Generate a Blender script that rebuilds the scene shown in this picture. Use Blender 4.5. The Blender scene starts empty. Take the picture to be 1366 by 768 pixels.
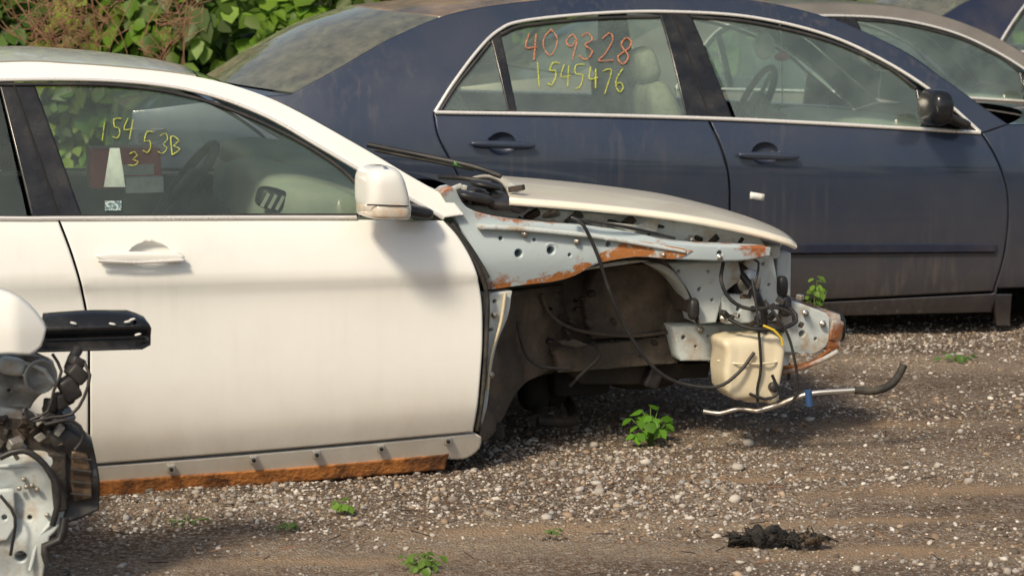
import bpy, math, random, bmesh
import numpy as np
from mathutils import Vector, Matrix
from mathutils.geometry import delaunay_2d_cdt
random.seed(7); rng=np.random.default_rng(7)
scene=bpy.context.scene
# ------------------------------------------------------------------ camera survey
F=3212.0; CX=683.0; CY=384.0; H=1.55; TH=math.radians(7.695)
cam=bpy.data.cameras.new("camera"); camo=bpy.data.objects.new("camera",cam)
scene.collection.objects.link(camo); scene.camera=camo
cam.sensor_width=36; cam.lens=36*F/1366; cam.clip_end=2000; cam.clip_start=0.1
camo.location=(0,0,H); camo.rotation_euler=(math.radians(90)-TH,0,0)
cam.dof.use_dof=True; cam.dof.focus_distance=7.4; cam.dof.aperture_fstop=6.0
def ray(px,py):
    u=(px-CX)/F; v=(CY-py)/F
    return Vector((u, math.cos(TH)+v*math.sin(TH), -math.sin(TH)+v*math.cos(TH)))
def ground_pt(px,py):
    d=ray(px,py); t=-H/d.z
    return (d.x*t, d.y*t)
# ------------------------------------------------------------------ materials
def newmat(name):
    m=bpy.data.materials.new(name); m.use_nodes=True
    nt=m.node_tree; nt.nodes.clear()
    out=nt.nodes.new("ShaderNodeOutputMaterial")
    return m,nt,out
def N(nt,t,**kw):
    n=nt.nodes.new(t)
    for k,v in kw.items():
        if hasattr(n,k): setattr(n,k,v)
        else: n.inputs[k].default_value=v
    return n
def c4(c): return (c[0],c[1],c[2],1)
def mat(name,col,rough=.5,metal=0,coat=0,col2=None,nscale=6,lo=.45,hi=.65,bump=0,bscale=60,low=None,rough2=None,spec=.5,emis=None,detail=8,streak=0):
    """principled paint / plastic with noise-driven second colour, bump and dirt rising from the ground"""
    m,nt,out=newmat(name); L=nt.links.new
    p=N(nt,"ShaderNodeBsdfPrincipled"); L(p.outputs[0],out.inputs[0])
    p.inputs["Base Color"].default_value=c4(col); p.inputs["Roughness"].default_value=rough
    p.inputs["Metallic"].default_value=metal; p.inputs["Coat Weight"].default_value=coat
    p.inputs["Coat Roughness"].default_value=.05; p.inputs["Specular IOR Level"].default_value=spec
    tc=N(nt,"ShaderNodeTexCoord"); cur=None
    if col2:
        n=N(nt,"ShaderNodeTexNoise"); n.inputs["Scale"].default_value=nscale; n.inputs["Detail"].default_value=detail; n.inputs["Roughness"].default_value=.65
        L(tc.outputs["Object"],n.inputs["Vector"])
        mr=N(nt,"ShaderNodeMapRange"); mr.inputs[1].default_value=lo; mr.inputs[2].default_value=hi
        L(n.outputs["Fac"],mr.inputs[0])
        mx=N(nt,"ShaderNodeMix",data_type='RGBA'); L(mr.outputs[0],mx.inputs[0])
        mx.inputs[6].default_value=c4(col); mx.inputs[7].default_value=c4(col2); cur=mx.outputs[2]
        if rough2 is not None:
            r=N(nt,"ShaderNodeMix",data_type='FLOAT'); L(mr.outputs[0],r.inputs[0]); r.inputs[2].default_value=rough; r.inputs[3].default_value=rough2
            L(r.outputs[0],p.inputs["Roughness"])
    if low: # (colour, z_full, z_none, strength)
        s=N(nt,"ShaderNodeSeparateXYZ"); L(tc.outputs["Object"],s.inputs[0])
        n2=N(nt,"ShaderNodeTexNoise"); n2.inputs["Scale"].default_value=5; n2.inputs["Detail"].default_value=9; n2.inputs["Roughness"].default_value=.7
        mp=N(nt,"ShaderNodeMapping"); mp.inputs["Scale"].default_value=(1,1,.35); L(tc.outputs["Object"],mp.inputs[0]); L(mp.outputs[0],n2.inputs["Vector"])
        mr=N(nt,"ShaderNodeMapRange"); mr.inputs[1].default_value=low[2]; mr.inputs[2].default_value=low[1]; mr.inputs[3].default_value=0; mr.inputs[4].default_value=1
        L(s.outputs[2],mr.inputs[0])
        ml=N(nt,"ShaderNodeMath",operation='MULTIPLY'); L(mr.outputs[0],ml.inputs[0]); L(n2.outputs["Fac"],ml.inputs[1])
        ml2=N(nt,"ShaderNodeMath",operation='MULTIPLY'); L(ml.outputs[0],ml2.inputs[0]); ml2.inputs[1].default_value=low[3]; ml2.use_clamp=True
        mx=N(nt,"ShaderNodeMix",data_type='RGBA'); L(ml2.outputs[0],mx.inputs[0])
        if cur: L(cur,mx.inputs[6])
        else: mx.inputs[6].default_value=c4(col)
        mx.inputs[7].default_value=c4(low[0]); cur=mx.outputs[2]
    if streak: # dusty run-off streaks and specks
        mp=N(nt,"ShaderNodeMapping"); mp.inputs["Scale"].default_value=(38,38,1.6); L(tc.outputs["Object"],mp.inputs[0])
        n3=N(nt,"ShaderNodeTexNoise"); n3.inputs["Scale"].default_value=1; n3.inputs["Detail"].default_value=4; L(mp.outputs[0],n3.inputs["Vector"])
        n4=N(nt,"ShaderNodeTexNoise"); n4.inputs["Scale"].default_value=2.2; n4.inputs["Detail"].default_value=5; L(tc.outputs["Object"],n4.inputs["Vector"])
        a=N(nt,"ShaderNodeMapRange"); a.inputs[1].default_value=.5; a.inputs[2].default_value=.8; L(n3.outputs["Fac"],a.inputs[0])
        b=N(nt,"ShaderNodeMapRange"); b.inputs[1].default_value=.45; b.inputs[2].default_value=.7; L(n4.outputs["Fac"],b.inputs[0])
        ml=N(nt,"ShaderNodeMath",operation='MULTIPLY'); L(a.outputs[0],ml.inputs[0]); L(b.outputs[0],ml.inputs[1])
        vo=N(nt,"ShaderNodeTexVoronoi"); vo.inputs["Scale"].default_value=26; L(tc.outputs["Object"],vo.inputs["Vector"])
        vs=N(nt,"ShaderNodeMapRange"); vs.inputs[1].default_value=.09; vs.inputs[2].default_value=.05; vs.inputs[3].default_value=0; vs.inputs[4].default_value=.35; L(vo.outputs["Distance"],vs.inputs[0])
        sm=N(nt,"ShaderNodeMath",operation='MAXIMUM'); L(ml.outputs[0],sm.inputs[0]); L(vs.outputs[0],sm.inputs[1])
        s2=N(nt,"ShaderNodeMath",operation='MULTIPLY'); L(sm.outputs[0],s2.inputs[0]); s2.inputs[1].default_value=streak
        mx=N(nt,"ShaderNodeMix",data_type='RGBA'); L(s2.outputs[0],mx.inputs[0])
        if cur: L(cur,mx.inputs[6])
        else: mx.inputs[6].default_value=c4(col)
        mx.inputs[7].default_value=(.30,.25,.19,1); cur=mx.outputs[2]
    if cur: L(cur,p.inputs["Base Color"])
    if bump:
        n=N(nt,"ShaderNodeTexNoise"); n.inputs["Scale"].default_value=bscale; n.inputs["Detail"].default_value=6
        L(tc.outputs["Object"],n.inputs["Vector"])
        b=N(nt,"ShaderNodeBump"); b.inputs["Strength"].default_value=bump; b.inputs["Distance"].default_value=.01
        L(n.outputs["Fac"],b.inputs["Height"]); L(b.outputs[0],p.inputs["Normal"])
    return m
def glassmat(name,tint,dust_haze=.06,dust_haze_col=(.5,.5,.42),gl=.03,dscale=3):  # diffuse veil: dust plus painted haze that lifts dark cabins
    m,nt,out=newmat(name); L=nt.links.new
    tr=N(nt,"ShaderNodeBsdfTransparent"); tr.inputs[0].default_value=c4(tint)
    g=N(nt,"ShaderNodeBsdfGlossy"); g.inputs["Roughness"].default_value=.03; g.inputs[0].default_value=(.95,.97,.95,1)
    df=N(nt,"ShaderNodeBsdfDiffuse"); df.inputs[0].default_value=c4(dust_haze_col)
    fr=N(nt,"ShaderNodeFresnel"); fr.inputs[0].default_value=1.5
    a=N(nt,"ShaderNodeMath",operation='MULTIPLY_ADD'); L(fr.outputs[0],a.inputs[0]); a.inputs[1].default_value=1.3; a.inputs[2].default_value=gl; a.use_clamp=True
    m1=N(nt,"ShaderNodeMixShader"); L(a.outputs[0],m1.inputs[0]); L(tr.outputs[0],m1.inputs[1]); L(g.outputs[0],m1.inputs[2])
    tc=N(nt,"ShaderNodeTexCoord"); n=N(nt,"ShaderNodeTexNoise"); n.inputs["Scale"].default_value=dscale; n.inputs["Detail"].default_value=9; n.inputs["Roughness"].default_value=.7
    L(tc.outputs["Object"],n.inputs["Vector"])
    mr=N(nt,"ShaderNodeMapRange"); mr.inputs[1].default_value=.3; mr.inputs[2].default_value=.75; mr.inputs[3].default_value=dust_haze*.5; mr.inputs[4].default_value=dust_haze*1.8
    L(n.outputs["Fac"],mr.inputs[0])
    m2=N(nt,"ShaderNodeMixShader"); L(mr.outputs[0],m2.inputs[0]); L(m1.outputs[0],m2.inputs[1]); L(df.outputs[0],m2.inputs[2])
    L(m2.outputs[0],out.inputs[0]); return m
def markermat(name,col):
    m,nt,out=newmat(name); L=nt.links.new
    p=N(nt,"ShaderNodeBsdfDiffuse"); p.inputs[0].default_value=c4(col); tr=N(nt,"ShaderNodeBsdfTransparent")
    tc=N(nt,"ShaderNodeTexCoord"); n=N(nt,"ShaderNodeTexNoise"); n.inputs["Scale"].default_value=90; n.inputs["Detail"].default_value=3; L(tc.outputs["Object"],n.inputs["Vector"])
    mr=N(nt,"ShaderNodeMapRange"); mr.inputs[1].default_value=.35; mr.inputs[2].default_value=.6; mr.inputs[3].default_value=.15; mr.inputs[4].default_value=.8; L(n.outputs["Fac"],mr.inputs[0])
    mx=N(nt,"ShaderNodeMixShader"); L(mr.outputs[0],mx.inputs[0]); L(tr.outputs[0],mx.inputs[1]); L(p.outputs[0],mx.inputs[2]); L(mx.outputs[0],out.inputs[0]); return m
def attrmat(name,rough=.9,trans=0,attr="Col",bump=0,spec=.3):
    m,nt,out=newmat(name); L=nt.links.new
    at=N(nt,"ShaderNodeAttribute"); at.attribute_name=attr
    p=N(nt,"ShaderNodeBsdfPrincipled"); p.inputs["Roughness"].default_value=rough; p.inputs["Specular IOR Level"].default_value=spec
    L(at.outputs["Color"],p.inputs["Base Color"])
    if trans:
        t=N(nt,"ShaderNodeBsdfTranslucent"); L(at.outputs["Color"],t.inputs[0])
        mx=N(nt,"ShaderNodeMixShader"); mx.inputs[0].default_value=trans
        L(p.outputs[0],mx.inputs[1]); L(t.outputs[0],mx.inputs[2]); L(mx.outputs[0],out.inputs[0])
    else: L(p.outputs[0],out.inputs[0])
    return m
M_white=mat("white_paint",(.84,.855,.835),.26,coat=.8,col2=(.78,.79,.76),nscale=2.5,lo=.4,hi=.75,low=((.42,.33,.23),.0,.36,1.2),streak=.16)
M_hood=mat("hood_white_paint",(.90,.85,.73),.3,coat=.6,col2=(.82,.75,.61),nscale=5,lo=.4,hi=.8,streak=.15)
M_blue=mat("blue_paint",(.030,.046,.086),.34,metal=.45,coat=.8,col2=(.055,.065,.090),nscale=3,lo=.35,hi=.8,rough2=.44,low=((.17,.135,.10),.05,.62,.85),streak=.38)
M_silver=mat("bronze_paint",(.30,.27,.23),.35,metal=.5,coat=.5,col2=(.24,.22,.19),nscale=3)
M_navy=mat("navy_paint",(.02,.028,.06),.3,metal=.3,coat=.7,col2=(.05,.05,.07),nscale=3)
M_chrome=mat("chrome_trim",(.88,.87,.84),.25,metal=.45,col2=(.7,.68,.64),nscale=20,lo=.5,hi=.8,rough2=.35)
M_blk=mat("black_plastic",(.018,.018,.02),.45,col2=(.05,.045,.04),nscale=14,lo=.45,hi=.75,rough2=.7)
M_blkgloss=mat("black_gloss_trim",(.012,.013,.016),.18,col2=(.03,.03,.03),nscale=8,rough2=.3)
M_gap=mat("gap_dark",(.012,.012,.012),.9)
M_rubber=mat("rubber",(.022,.021,.02),.75,col2=(.08,.07,.055),nscale=9,bump=.3)
M_primer=mat("apron_metal",(.42,.50,.54),.42,col2=(.30,.10,.03),nscale=6,lo=.54,hi=.61,rough2=.85,bump=.12,bscale=30)
M_primer2=mat("panel_metal",(.52,.58,.59),.45,col2=(.34,.25,.16),nscale=9,lo=.52,hi=.68,rough2=.8,bump=.15,bscale=40)
M_well=mat("wheelhouse_dirt",(.065,.056,.046),.9,col2=(.17,.135,.10),nscale=7,lo=.45,hi=.72,bump=.6,bscale=45)
M_dark=mat("greasy_metal",(.020,.018,.017),.7,col2=(.06,.043,.03),nscale=10,bump=.5,bscale=60)
M_rust=mat("rusty_steel",(.22,.075,.025),.9,col2=(.38,.16,.05),nscale=15,bump=.7,bscale=80)
M_rustmetal=mat("bar_metal",(.42,.42,.40),.55,col2=(.24,.09,.035),nscale=8,lo=.45,hi=.58,bump=.2)
M_tank=mat("washer_tank_plastic",(.74,.67,.50),.42,col2=(.56,.46,.28),nscale=6,lo=.45,hi=.8)
M_alu=mat("aluminium",(.62,.61,.58),.35,metal=.9,col2=(.35,.31,.26),nscale=15,rough2=.6)
M_seat=mat("seat_cloth",(.34,.36,.30),.9,col2=(.25,.26,.22),nscale=30,bump=.3,bscale=200)
M_seatlt=mat("seat_cloth_tan",(.36,.36,.29),.9,col2=(.28,.27,.22),nscale=30,bump=.3,bscale=200)
M_dash=mat("dashboard_vinyl",(.36,.42,.35),.55,col2=(.45,.47,.38),nscale=5,bump=.2,bscale=250)
M_trimi=mat("interior_trim",(.24,.24,.20),.8)
M_glassA=glassmat("side_glass",(.88,.96,.90),.065,(.44,.56,.46),gl=.02)  # greenish dust doubles as painted haze to brighten the cabin view
M_glassB=glassmat("side_glass_dust_haze",(.82,.93,.86),.12,(.46,.60,.52),gl=.08)  # dust plus a pale green reflection put in as colour
M_rearglass=glassmat("dirty_rear_glass",(.35,.42,.36),.24,(.38,.38,.28),dscale=14,gl=.18)
M_lens=mat("lamp_lens",(.60,.56,.50),.12,col2=(.55,.38,.24),nscale=25,coat=.8)
M_red=mat("red_plastic",(.70,.035,.03),.4); M_paper=mat("paper_label",(.75,.77,.75),.7,col2=(.6,.6,.58),nscale=20)
M_yel=markermat("yellow_marker",(.52,.56,.12)); M_org=markermat("orange_marker",(.58,.26,.16))
M_yw=mat("yellow_wire",(.7,.5,.04),.5)
M_char=mat("charred_stuff",(.008,.008,.008),.9,col2=(.04,.035,.03),nscale=30,bump=1,bscale=120)
# ------------------------------------------------------------------ geometry helpers
def link(o,parent=None):
    scene.collection.objects.link(o)
    if parent: o.parent=parent
    return o
def meshobj(name,verts,faces,m,parent=None,smooth=True):
    me=bpy.data.meshes.new(name); me.from_pydata([tuple(v) for v in verts],[],faces); me.update()
    if m: me.materials.append(m)
    if smooth: me.polygons.foreach_set("use_smooth",[True]*len(me.polygons))
    return link(bpy.data.objects.new(name,me),parent)
def catmull(pts,sp=.015):
    P=[np.array(p,float) for p in pts]
    if len(P)==2:
        n=max(1,int(np.linalg.norm(P[1]-P[0])/sp)); return [P[0]+(P[1]-P[0])*i/n for i in range(n+1)]
    Q=[2*P[0]-P[1]]+P+[2*P[-1]-P[-2]]; out=[]
    for i in range(1,len(Q)-2):
        a,b,c,d=Q[i-1:i+3]; n=max(1,int(np.linalg.norm(c-b)/sp))
        for k in range(n):
            t=k/n
            out.append(.5*((2*b)+(-a+c)*t+(2*a-5*b+4*c-d)*t*t+(-a+3*b-3*c+d)*t**3))
    out.append(P[-1]); return out
def inpoly(poly,X,Z):
    r=np.zeros(X.shape,bool); n=len(poly); j=n-1
    for i in range(n):
        xi,zi=poly[i]; xj,zj=poly[j]
        c=((zi>Z)!=(zj>Z))
        if zi!=zj: r^= c & (X<(xj-xi)*(Z-zi)/(zj-zi)+xi)
        j=i
    return r
def area(p):
    p=np.array(p); x,y=p[:,0],p[:,1]; return .5*np.sum(x*np.roll(y,-1)-np.roll(x,-1)*y)
def offset(poly,d):
    p=np.array(poly); t=np.roll(p,-1,0)-np.roll(p,1,0); l=np.linalg.norm(t,axis=1)[:,None]+1e-9; t=t/l
    n=np.stack([-t[:,1],t[:,0]],1) # inward for CCW
    return p+n*d
class Frame:
    def __init__(s,name,px,D,yaw,W,zbx=None):
        s.psi=math.radians(yaw); s.W=W
        s.O=Vector(((px-CX)/F*D,D,0))
        s.e=bpy.data.objects.new(name,None); s.e.empty_display_size=.3; link(s.e); s.e.location=s.O; s.e.rotation_euler=(0,0,s.psi)
        s.R=Matrix.Rotation(-s.psi,3,'Z'); s.c=s.R@(Vector((0,0,H))-s.O)
        s.tab=None; s.taper=None
    def at(s,px,py,y):
        d=s.R@ray(px,py); t=(y-s.c.y)/d.y; return s.c+d*t
    def lines(s,b1,b2,s1,s2,tab,taper):
        a=s.at(*b1,.04); b=s.at(*b2,.04); s.b0=a.z; s.bx=a.x; s.bk=(b.z-a.z)/(b.x-a.x)
        a=s.at(*s1,.06); b=s.at(*s2,.06); s.s0=a.z; s.sx=a.x; s.sk=(b.z-a.z)/(b.x-a.x); s.tab=tab; s.taper=taper
    def zb(s,x): return s.b0+(x-s.bx)*s.bk
    def zs(s,x): return s.s0+(x-s.sx)*s.sk
    def Y(s,x,z):
        zb=s.zb(x); zs=s.zs(x)
        if z<=zb:
            t=min(1.1,(zb-z)/(zb-zs)); T=s.tab; y=None
            for i in range(len(T)-1):
                if t<=T[i+1][0] or i==len(T)-2:
                    u=(t-T[i][0])/(T[i+1][0]-T[i][0])
                    def sl(k):
                        if k==0: return (T[1][1]-T[0][1])/(T[1][0]-T[0][0])
                        if k==len(T)-1: return (T[k][1]-T[k-1][1])/(T[k][0]-T[k-1][0])
                        return (T[k+1][1]-T[k-1][1])/(T[k+1][0]-T[k-1][0])
                    w=T[i+1][0]-T[i][0]; m0=sl(i)*w; m1=sl(i+1)*w
                    y=(2*u**3-3*u*u+1)*T[i][1]+(u**3-2*u*u+u)*m0+(-2*u**3+3*u*u)*T[i+1][1]+(u**3-u*u)*m1
                    break
        else:
            h=z-zb; y=s.tab[0][1]+.36*h+.45*h*h
        a,b,ka,kb=s.taper
        if x<a: y+=ka*(a-x)**2
        if x>b: y+=kb*(x-b)**2
        return y
    def side(s,pt,Yf=None):
        if pt[0]=='m': return (pt[1],pt[2])
        if Yf is None: Yf=s.Y
        y=.03
        for _ in range(8):
            p=s.at(pt[0],pt[1],y); y=Yf(p.x,p.z)
        return (p.x,p.z)
    def p3(s,pt,off=0):
        x,z=s.side(pt); return (x,s.Y(x,z)+off,z)
def outline(fr,curves,Yf=None,sp=.015):
    out=[]
    for c in curves:
        q=catmull([fr.side(p,Yf) for p in c],sp)
        for a in q:
            if not out or np.linalg.norm(a-out[-1])>2e-3: out.append(a)
    if np.linalg.norm(out[0]-out[-1])<2e-3: out.pop()
    if area(out)<0: out=out[::-1]
    return out
def circ(c,rx,rz=None,n=20):
    rz=rz or rx
    return [np.array((c[0]+rx*math.cos(2*math.pi*i/n),c[1]+rz*math.sin(2*math.pi*i/n))) for i in range(n)]
def panel(fr,name,curves,m,off=0,rim=.012,step=.035,gap=.003,holes=(),both=False,yc=None,poly=None,ring=.006):
    Yf=fr.Y if yc is None else (yc if callable(yc) else (lambda x,z:yc))
    poly=poly if poly is not None else outline(fr,curves,Yf)
    if gap: poly=offset(poly,gap)
    pts=[Vector((p[0],p[1])) for p in poly]; n=len(pts); edges=[(i,(i+1)%n) for i in range(n)]
    for h in holes:
        k=len(pts); pts+= [Vector((p[0],p[1])) for p in h]; edges+=[(k+i,k+(i+1)%len(h)) for i in range(len(h))]
    P=np.array(poly)
    if ring:
        rg=offset(poly,ring); ok=inpoly(offset(poly,ring*.6),rg[:,0],rg[:,1])
        for h in holes: ok&=~inpoly(h,rg[:,0],rg[:,1])
        pts+=[Vector(q) for q in rg[ok]]
    for h in holes:
        rg=offset(h,-.004); ok=inpoly(poly,rg[:,0],rg[:,1]); pts+=[Vector(q) for q in rg[ok]]
    xs=np.arange(P[:,0].min(),P[:,0].max(),step); zs=np.arange(P[:,1].min(),P[:,1].max(),step)
    if len(xs) and len(zs):
        X,Z=np.meshgrid(xs,zs); X=X.ravel(); Z=Z.ravel()
        ok=inpoly(offset(poly,.016),X,Z)&inpoly(poly,X,Z)
        for h in holes: ok&=~inpoly(offset(h,-.008),X,Z)
        pts+=[Vector((a,b)) for a,b in zip(X[ok],Z[ok])]
    V,E,Fc,_,_,_=delaunay_2d_cdt(pts,edges,[],0,1e-5)
    V=[(v.x,v.y) for v in V]
    C=np.array([np.mean([V[i] for i in f],axis=0) for f in Fc])
    ok=inpoly(poly,C[:,0],C[:,1])
    for h in holes: ok&=~inpoly(h,C[:,0],C[:,1])
    faces=[]
    for f,o in zip(Fc,ok):
        if not o: continue
        a=area([V[i] for i in f]); faces.append(tuple(f) if a>0 else tuple(f[::-1]))
    used={}
    for f in faces:
        for i in f: used.setdefault(i,len(used))
    V3=[None]*len(used)
    for i,k in used.items():
        x,z=V[i]; V3[k]=(x,Yf(x,z)+off,z)
    faces=[tuple(used[i] for i in f) for f in faces]
    if rim:
        de={}
        for f in faces:
            for a,b in zip(f,f[1:]+f[:1]): de[(a,b)]=1
        bd=[(a,b) for (a,b) in de if (b,a) not in de]; mp={}
        for a,b in bd:
            for i in (a,b):
                if i not in mp: mp[i]=len(V3); v=V3[i]; V3.append((v[0],v[1]+rim,v[2]))
        faces+=[(b,a,mp[a],mp[b]) for a,b in bd]
    o=meshobj(name,V3,faces,m,fr.e)
    if both:
        meshobj(name+"_far",[(x,fr.W-y,z) for x,y,z in V3],[f[::-1] for f in faces],m,fr.e)
    return o
def tube(parent,name,pts,r,m,smooth=True,res=3,sp=.02,flat=None):
    q=catmull(pts,sp) if smooth else [np.array(p) for p in pts]
    cu=bpy.data.curves.new(name,'CURVE'); cu.dimensions='3D'; s=cu.splines.new('POLY'); s.points.add(len(q)-1)
    for i,p in enumerate(q): s.points[i].co=(p[0],p[1],p[2],1)
    cu.bevel_depth=r; cu.bevel_resolution=res; cu.use_fill_caps=True; cu.materials.append(m)
    s.use_smooth=True
    return link(bpy.data.objects.new(name,cu),parent)
def strip(fr,name,pts,r,m,off=-.002,both=False):
    q=catmull([fr.side(p) for p in pts],.02); P=[(x,fr.Y(x,z)+off,z) for x,z in q]
    tube(fr.e,name,P,r,m,sp=.03)
    if both: tube(fr.e,name+"_far",[(x,fr.W-y,z) for x,y,z in P],r,m,sp=.03)
def sell(parent,name,c,r,m,e=(.5,.5),rot=(0,0,0),n=24,taper=None):
    v=[];f=[]; R=Matrix.Rotation(rot[2],3,'Z')@Matrix.Rotation(rot[1],3,'Y')@Matrix.Rotation(rot[0],3,'X')
    sp=lambda a,k: math.copysign(abs(a)**k,a)
    for i in range(n+1):
        a=-math.pi/2+math.pi*i/n
        for j in range(2*n):
            b=math.pi*j/n
            p=[r[0]*sp(math.cos(a),e[0])*sp(math.cos(b),e[1]), r[1]*sp(math.cos(a),e[0])*sp(math.sin(b),e[1]), r[2]*sp(math.sin(a),e[0])]
            if taper: p=taper(*p)
            v.append(Vector(c)+R@Vector(p))
    for i in range(n):
        for j in range(2*n):
            k=(j+1)%(2*n); f.append((i*2*n+j,i*2*n+k,(i+1)*2*n+k,(i+1)*2*n+j))
    return meshobj(name,v,f,m,parent)
def box(parent,name,c,s,m,bev=.006,rot=(0,0,0)):
    bm=bmesh.new(); bmesh.ops.create_cube(bm,size=1)
    for v in bm.verts: v.co=Vector((v.co.x*s[0],v.co.y*s[1],v.co.z*s[2]))
    if bev: bmesh.ops.bevel(bm,geom=bm.edges[:],offset=min(bev,min(s)*.4),segments=2,affect='EDGES',profile=.6)
    me=bpy.data.meshes.new(name); bm.to_mesh(me); bm.free(); me.materials.append(m)
    o=link(bpy.data.objects.new(name,me),parent); o.location=c; o.rotation_euler=rot; return o
def revolve(parent,name,prof,c,m,n=40,rot=(0,0,0)):
    v=[];f=[]
    for j in range(n):
        a=2*math.pi*j/n
        for r,y in prof: v.append((r*math.cos(a),y,r*math.sin(a)))
    k=len(prof)
    for j in range(n):
        for i in range(k-1):
            a=j*k+i; b=((j+1)%n)*k+i; f.append((a,a+1,b+1,b))
    o=meshobj(name,v,f,m,parent); o.location=c; o.rotation_euler=rot; return o
def disc(parent,name,c,r,t,m,rot=(0,0,0),n=28):
    return revolve(parent,name,[(0,-t/2),(r*.96,-t/2),(r,-t/2+min(.002,t*.2)),(r,t/2-min(.002,t*.2)),(r*.96,t/2),(0,t/2)],c,m,n,rot)
def loft(fr,name,st,m,nt=28,pw=2.4,solid=0):
    S=catmull(st,.04) # (xe,ye,ze,xc,zc)
    v=[];f=[]
    for s in S:
        for j in range(nt+1):
            t=j/nt; b=1-abs(2*t-1)**pw
            v.append((s[0]+(s[3]-s[0])*b, s[1]+(fr.W-2*s[1])*t, s[2]+(s[4]-s[2])*b))
    k=nt+1
    for i in range(len(S)-1):
        for j in range(nt): f.append((i*k+j,(i+1)*k+j,(i+1)*k+j+1,i*k+j+1))
    o=meshobj(name,v,f,m,fr.e)
    if solid:
        md=o.modifiers.new("s",'SOLIDIFY'); md.thickness=solid; md.offset=-1
    return o
def wheel(fr,name,x,y,z,R=.32,far=False):
    e=bpy.data.objects.new(name,None); link(e,fr.e); e.location=(x,y,z)
    if far: e.rotation_euler=(0,0,math.pi)
    w=.2
    revolve(e,"tyre",[(R*.66,0),(R*.70,-.012),(R*.86,-.02),(R*.96,-.005),(R,.02),(R,w-.02),(R*.95,w),(R*.66,w)],(0,0,0),M_rubber,48)
    revolve(e,"rim",[(R*.67,0),(R*.63,.01),(R*.62,.05),(R*.62,.16),(0,.16)],(0,0,0),M_alu,40)
    revolve(e,"hub",[(0,.0),(R*.16,.004),(R*.2,.03),(R*.2,.1)],(0,0,0),M_alu,20)
    for i in range(7):
        a=2*math.pi*i/7
        box(e,"spoke_%d"%(i+1),(R*.4*math.cos(a),.025,R*.4*math.sin(a)),(R*.5,.03,.045),M_alu,.01,(0,-a,0))
def handle(fr,name,a,b,mt,z=.012):
    pa=fr.p3(a,-.028); pb=fr.p3(b,-.028); pa=np.array(pa); pb=np.array(pb); c=(pa+pb)/2; L=np.linalg.norm(pb-pa)
    ang=-math.atan2(pb[2]-pa[2],pb[0]-pa[0])
    sell(fr.e,name,c,(L/2,.011,z),mt,(.8,.5),(0,ang,0),14)
    for s in (-.4,.4):
        box(fr.e,name+"_mount",c+(pb-pa)*s+np.array((0,.018,0)),(.03,.036,z*1.3),mt,.004)
def bowl(fr,name,c,rx,rz,depth,m):
    v=[];f=[];n=24;k=6
    for i in range(k+1):
        u=i/k
        for j in range(n):
            a=2*math.pi*j/n; x=c[0]+rx*1.04*u*math.cos(a); z=c[1]+rz*1.04*u*math.sin(a)
            v.append((x,fr.Y(x,z)+.002+depth*(1-u**3),z))
    for i in range(k):
        for j in range(n): b=(j+1)%n; f.append((i*n+j,(i+1)*n+j,(i+1)*n+b,i*n+b))
    meshobj(name,v,f,m,fr.e)
def seat(fr,name,x,y,z,m,w=.25,rec=.22):
    e=bpy.data.objects.new(name,None); link(e,fr.e)
    sell(e,"cushion",(x,y,z),(.27,w,.08),m,(.5,.5))
    sell(e,"backrest",(x-.32,y,z+.30),(.075,w*.95,.31),m,(.6,.55),(0,-rec,0))
    sell(e,"headrest",(x-.43,y,z+.66),(.05,.13,.075),m,(.6,.6),(0,-rec,0))
    tube(e,"headrest_post",[(x-.40,y-.05,z+.52),(x-.43,y-.05,z+.66)],.006,M_chrome); tube(e,"headrest_post",[(x-.40,y+.05,z+.52),(x-.43,y+.05,z+.66)],.006,M_chrome)
def steering(fr,c,R=.185,tilt=-64):
    e=bpy.data.objects.new("steering_wheel",None); link(e,fr.e); e.location=c; e.rotation_euler=(0,math.radians(tilt),0)
    tube(e,"wheel_rim",[(R*math.cos(a),R*math.sin(a),0) for a in np.linspace(0,2*math.pi,40)],.016,M_blk,smooth=False)
    sell(e,"airbag_hub",(0,0,-.015),(.07,.08,.03),M_blk)
    for a in (0,math.pi/2,-math.pi/2,math.pi):
        box(e,"wheel_spoke",(.11*math.cos(a),.11*math.sin(a),-.01),(.11,.03,.015),M_trimi,.004,(0,0,a))
    tube(e,"column",[(0,0,-.02),(0,0,-.35)],.03,M_blk)
G={'0':[[(.5,1),(.15,.7),(.15,.3),(.5,0),(.85,.3),(.85,.7),(.5,1)]],'1':[[(.45,1),(.5,0)]],
'2':[[(.15,.8),(.5,1),(.8,.75),(.4,.3),(.1,0),(.9,.05)]],'3':[[(.15,.9),(.6,1),(.8,.75),(.4,.52),(.85,.3),(.5,0),(.1,.1)]],
'4':[[(.3,1),(.12,.45),(.85,.5)],[(.75,.95),(.65,0)]],'5':[[(.85,.98),(.3,1),(.22,.58),(.65,.6),(.8,.28),(.45,0),(.1,.1)]],
'6':[[(.7,1),(.25,.6),(.2,.2),(.5,0),(.8,.2),(.6,.45),(.25,.35)]],'7':[[(.1,.92),(.85,.98),(.45,0)]],
'8':[[(.8,.85),(.45,1),(.2,.75),(.75,.3),(.5,0),(.15,.25),(.6,.6),(.8,.85)]],'9':[[(.8,.8),(.45,1),(.2,.7),(.5,.5),(.8,.8),(.7,0)]],
'S':[[(.9,1),(.3,.95),(.2,.6),(.75,.5),(.7,.1),(.1,0)]],'B':[[(.2,0),(.2,1),(.75,.8),(.25,.52),(.85,.3),(.2,0)]]}
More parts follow.
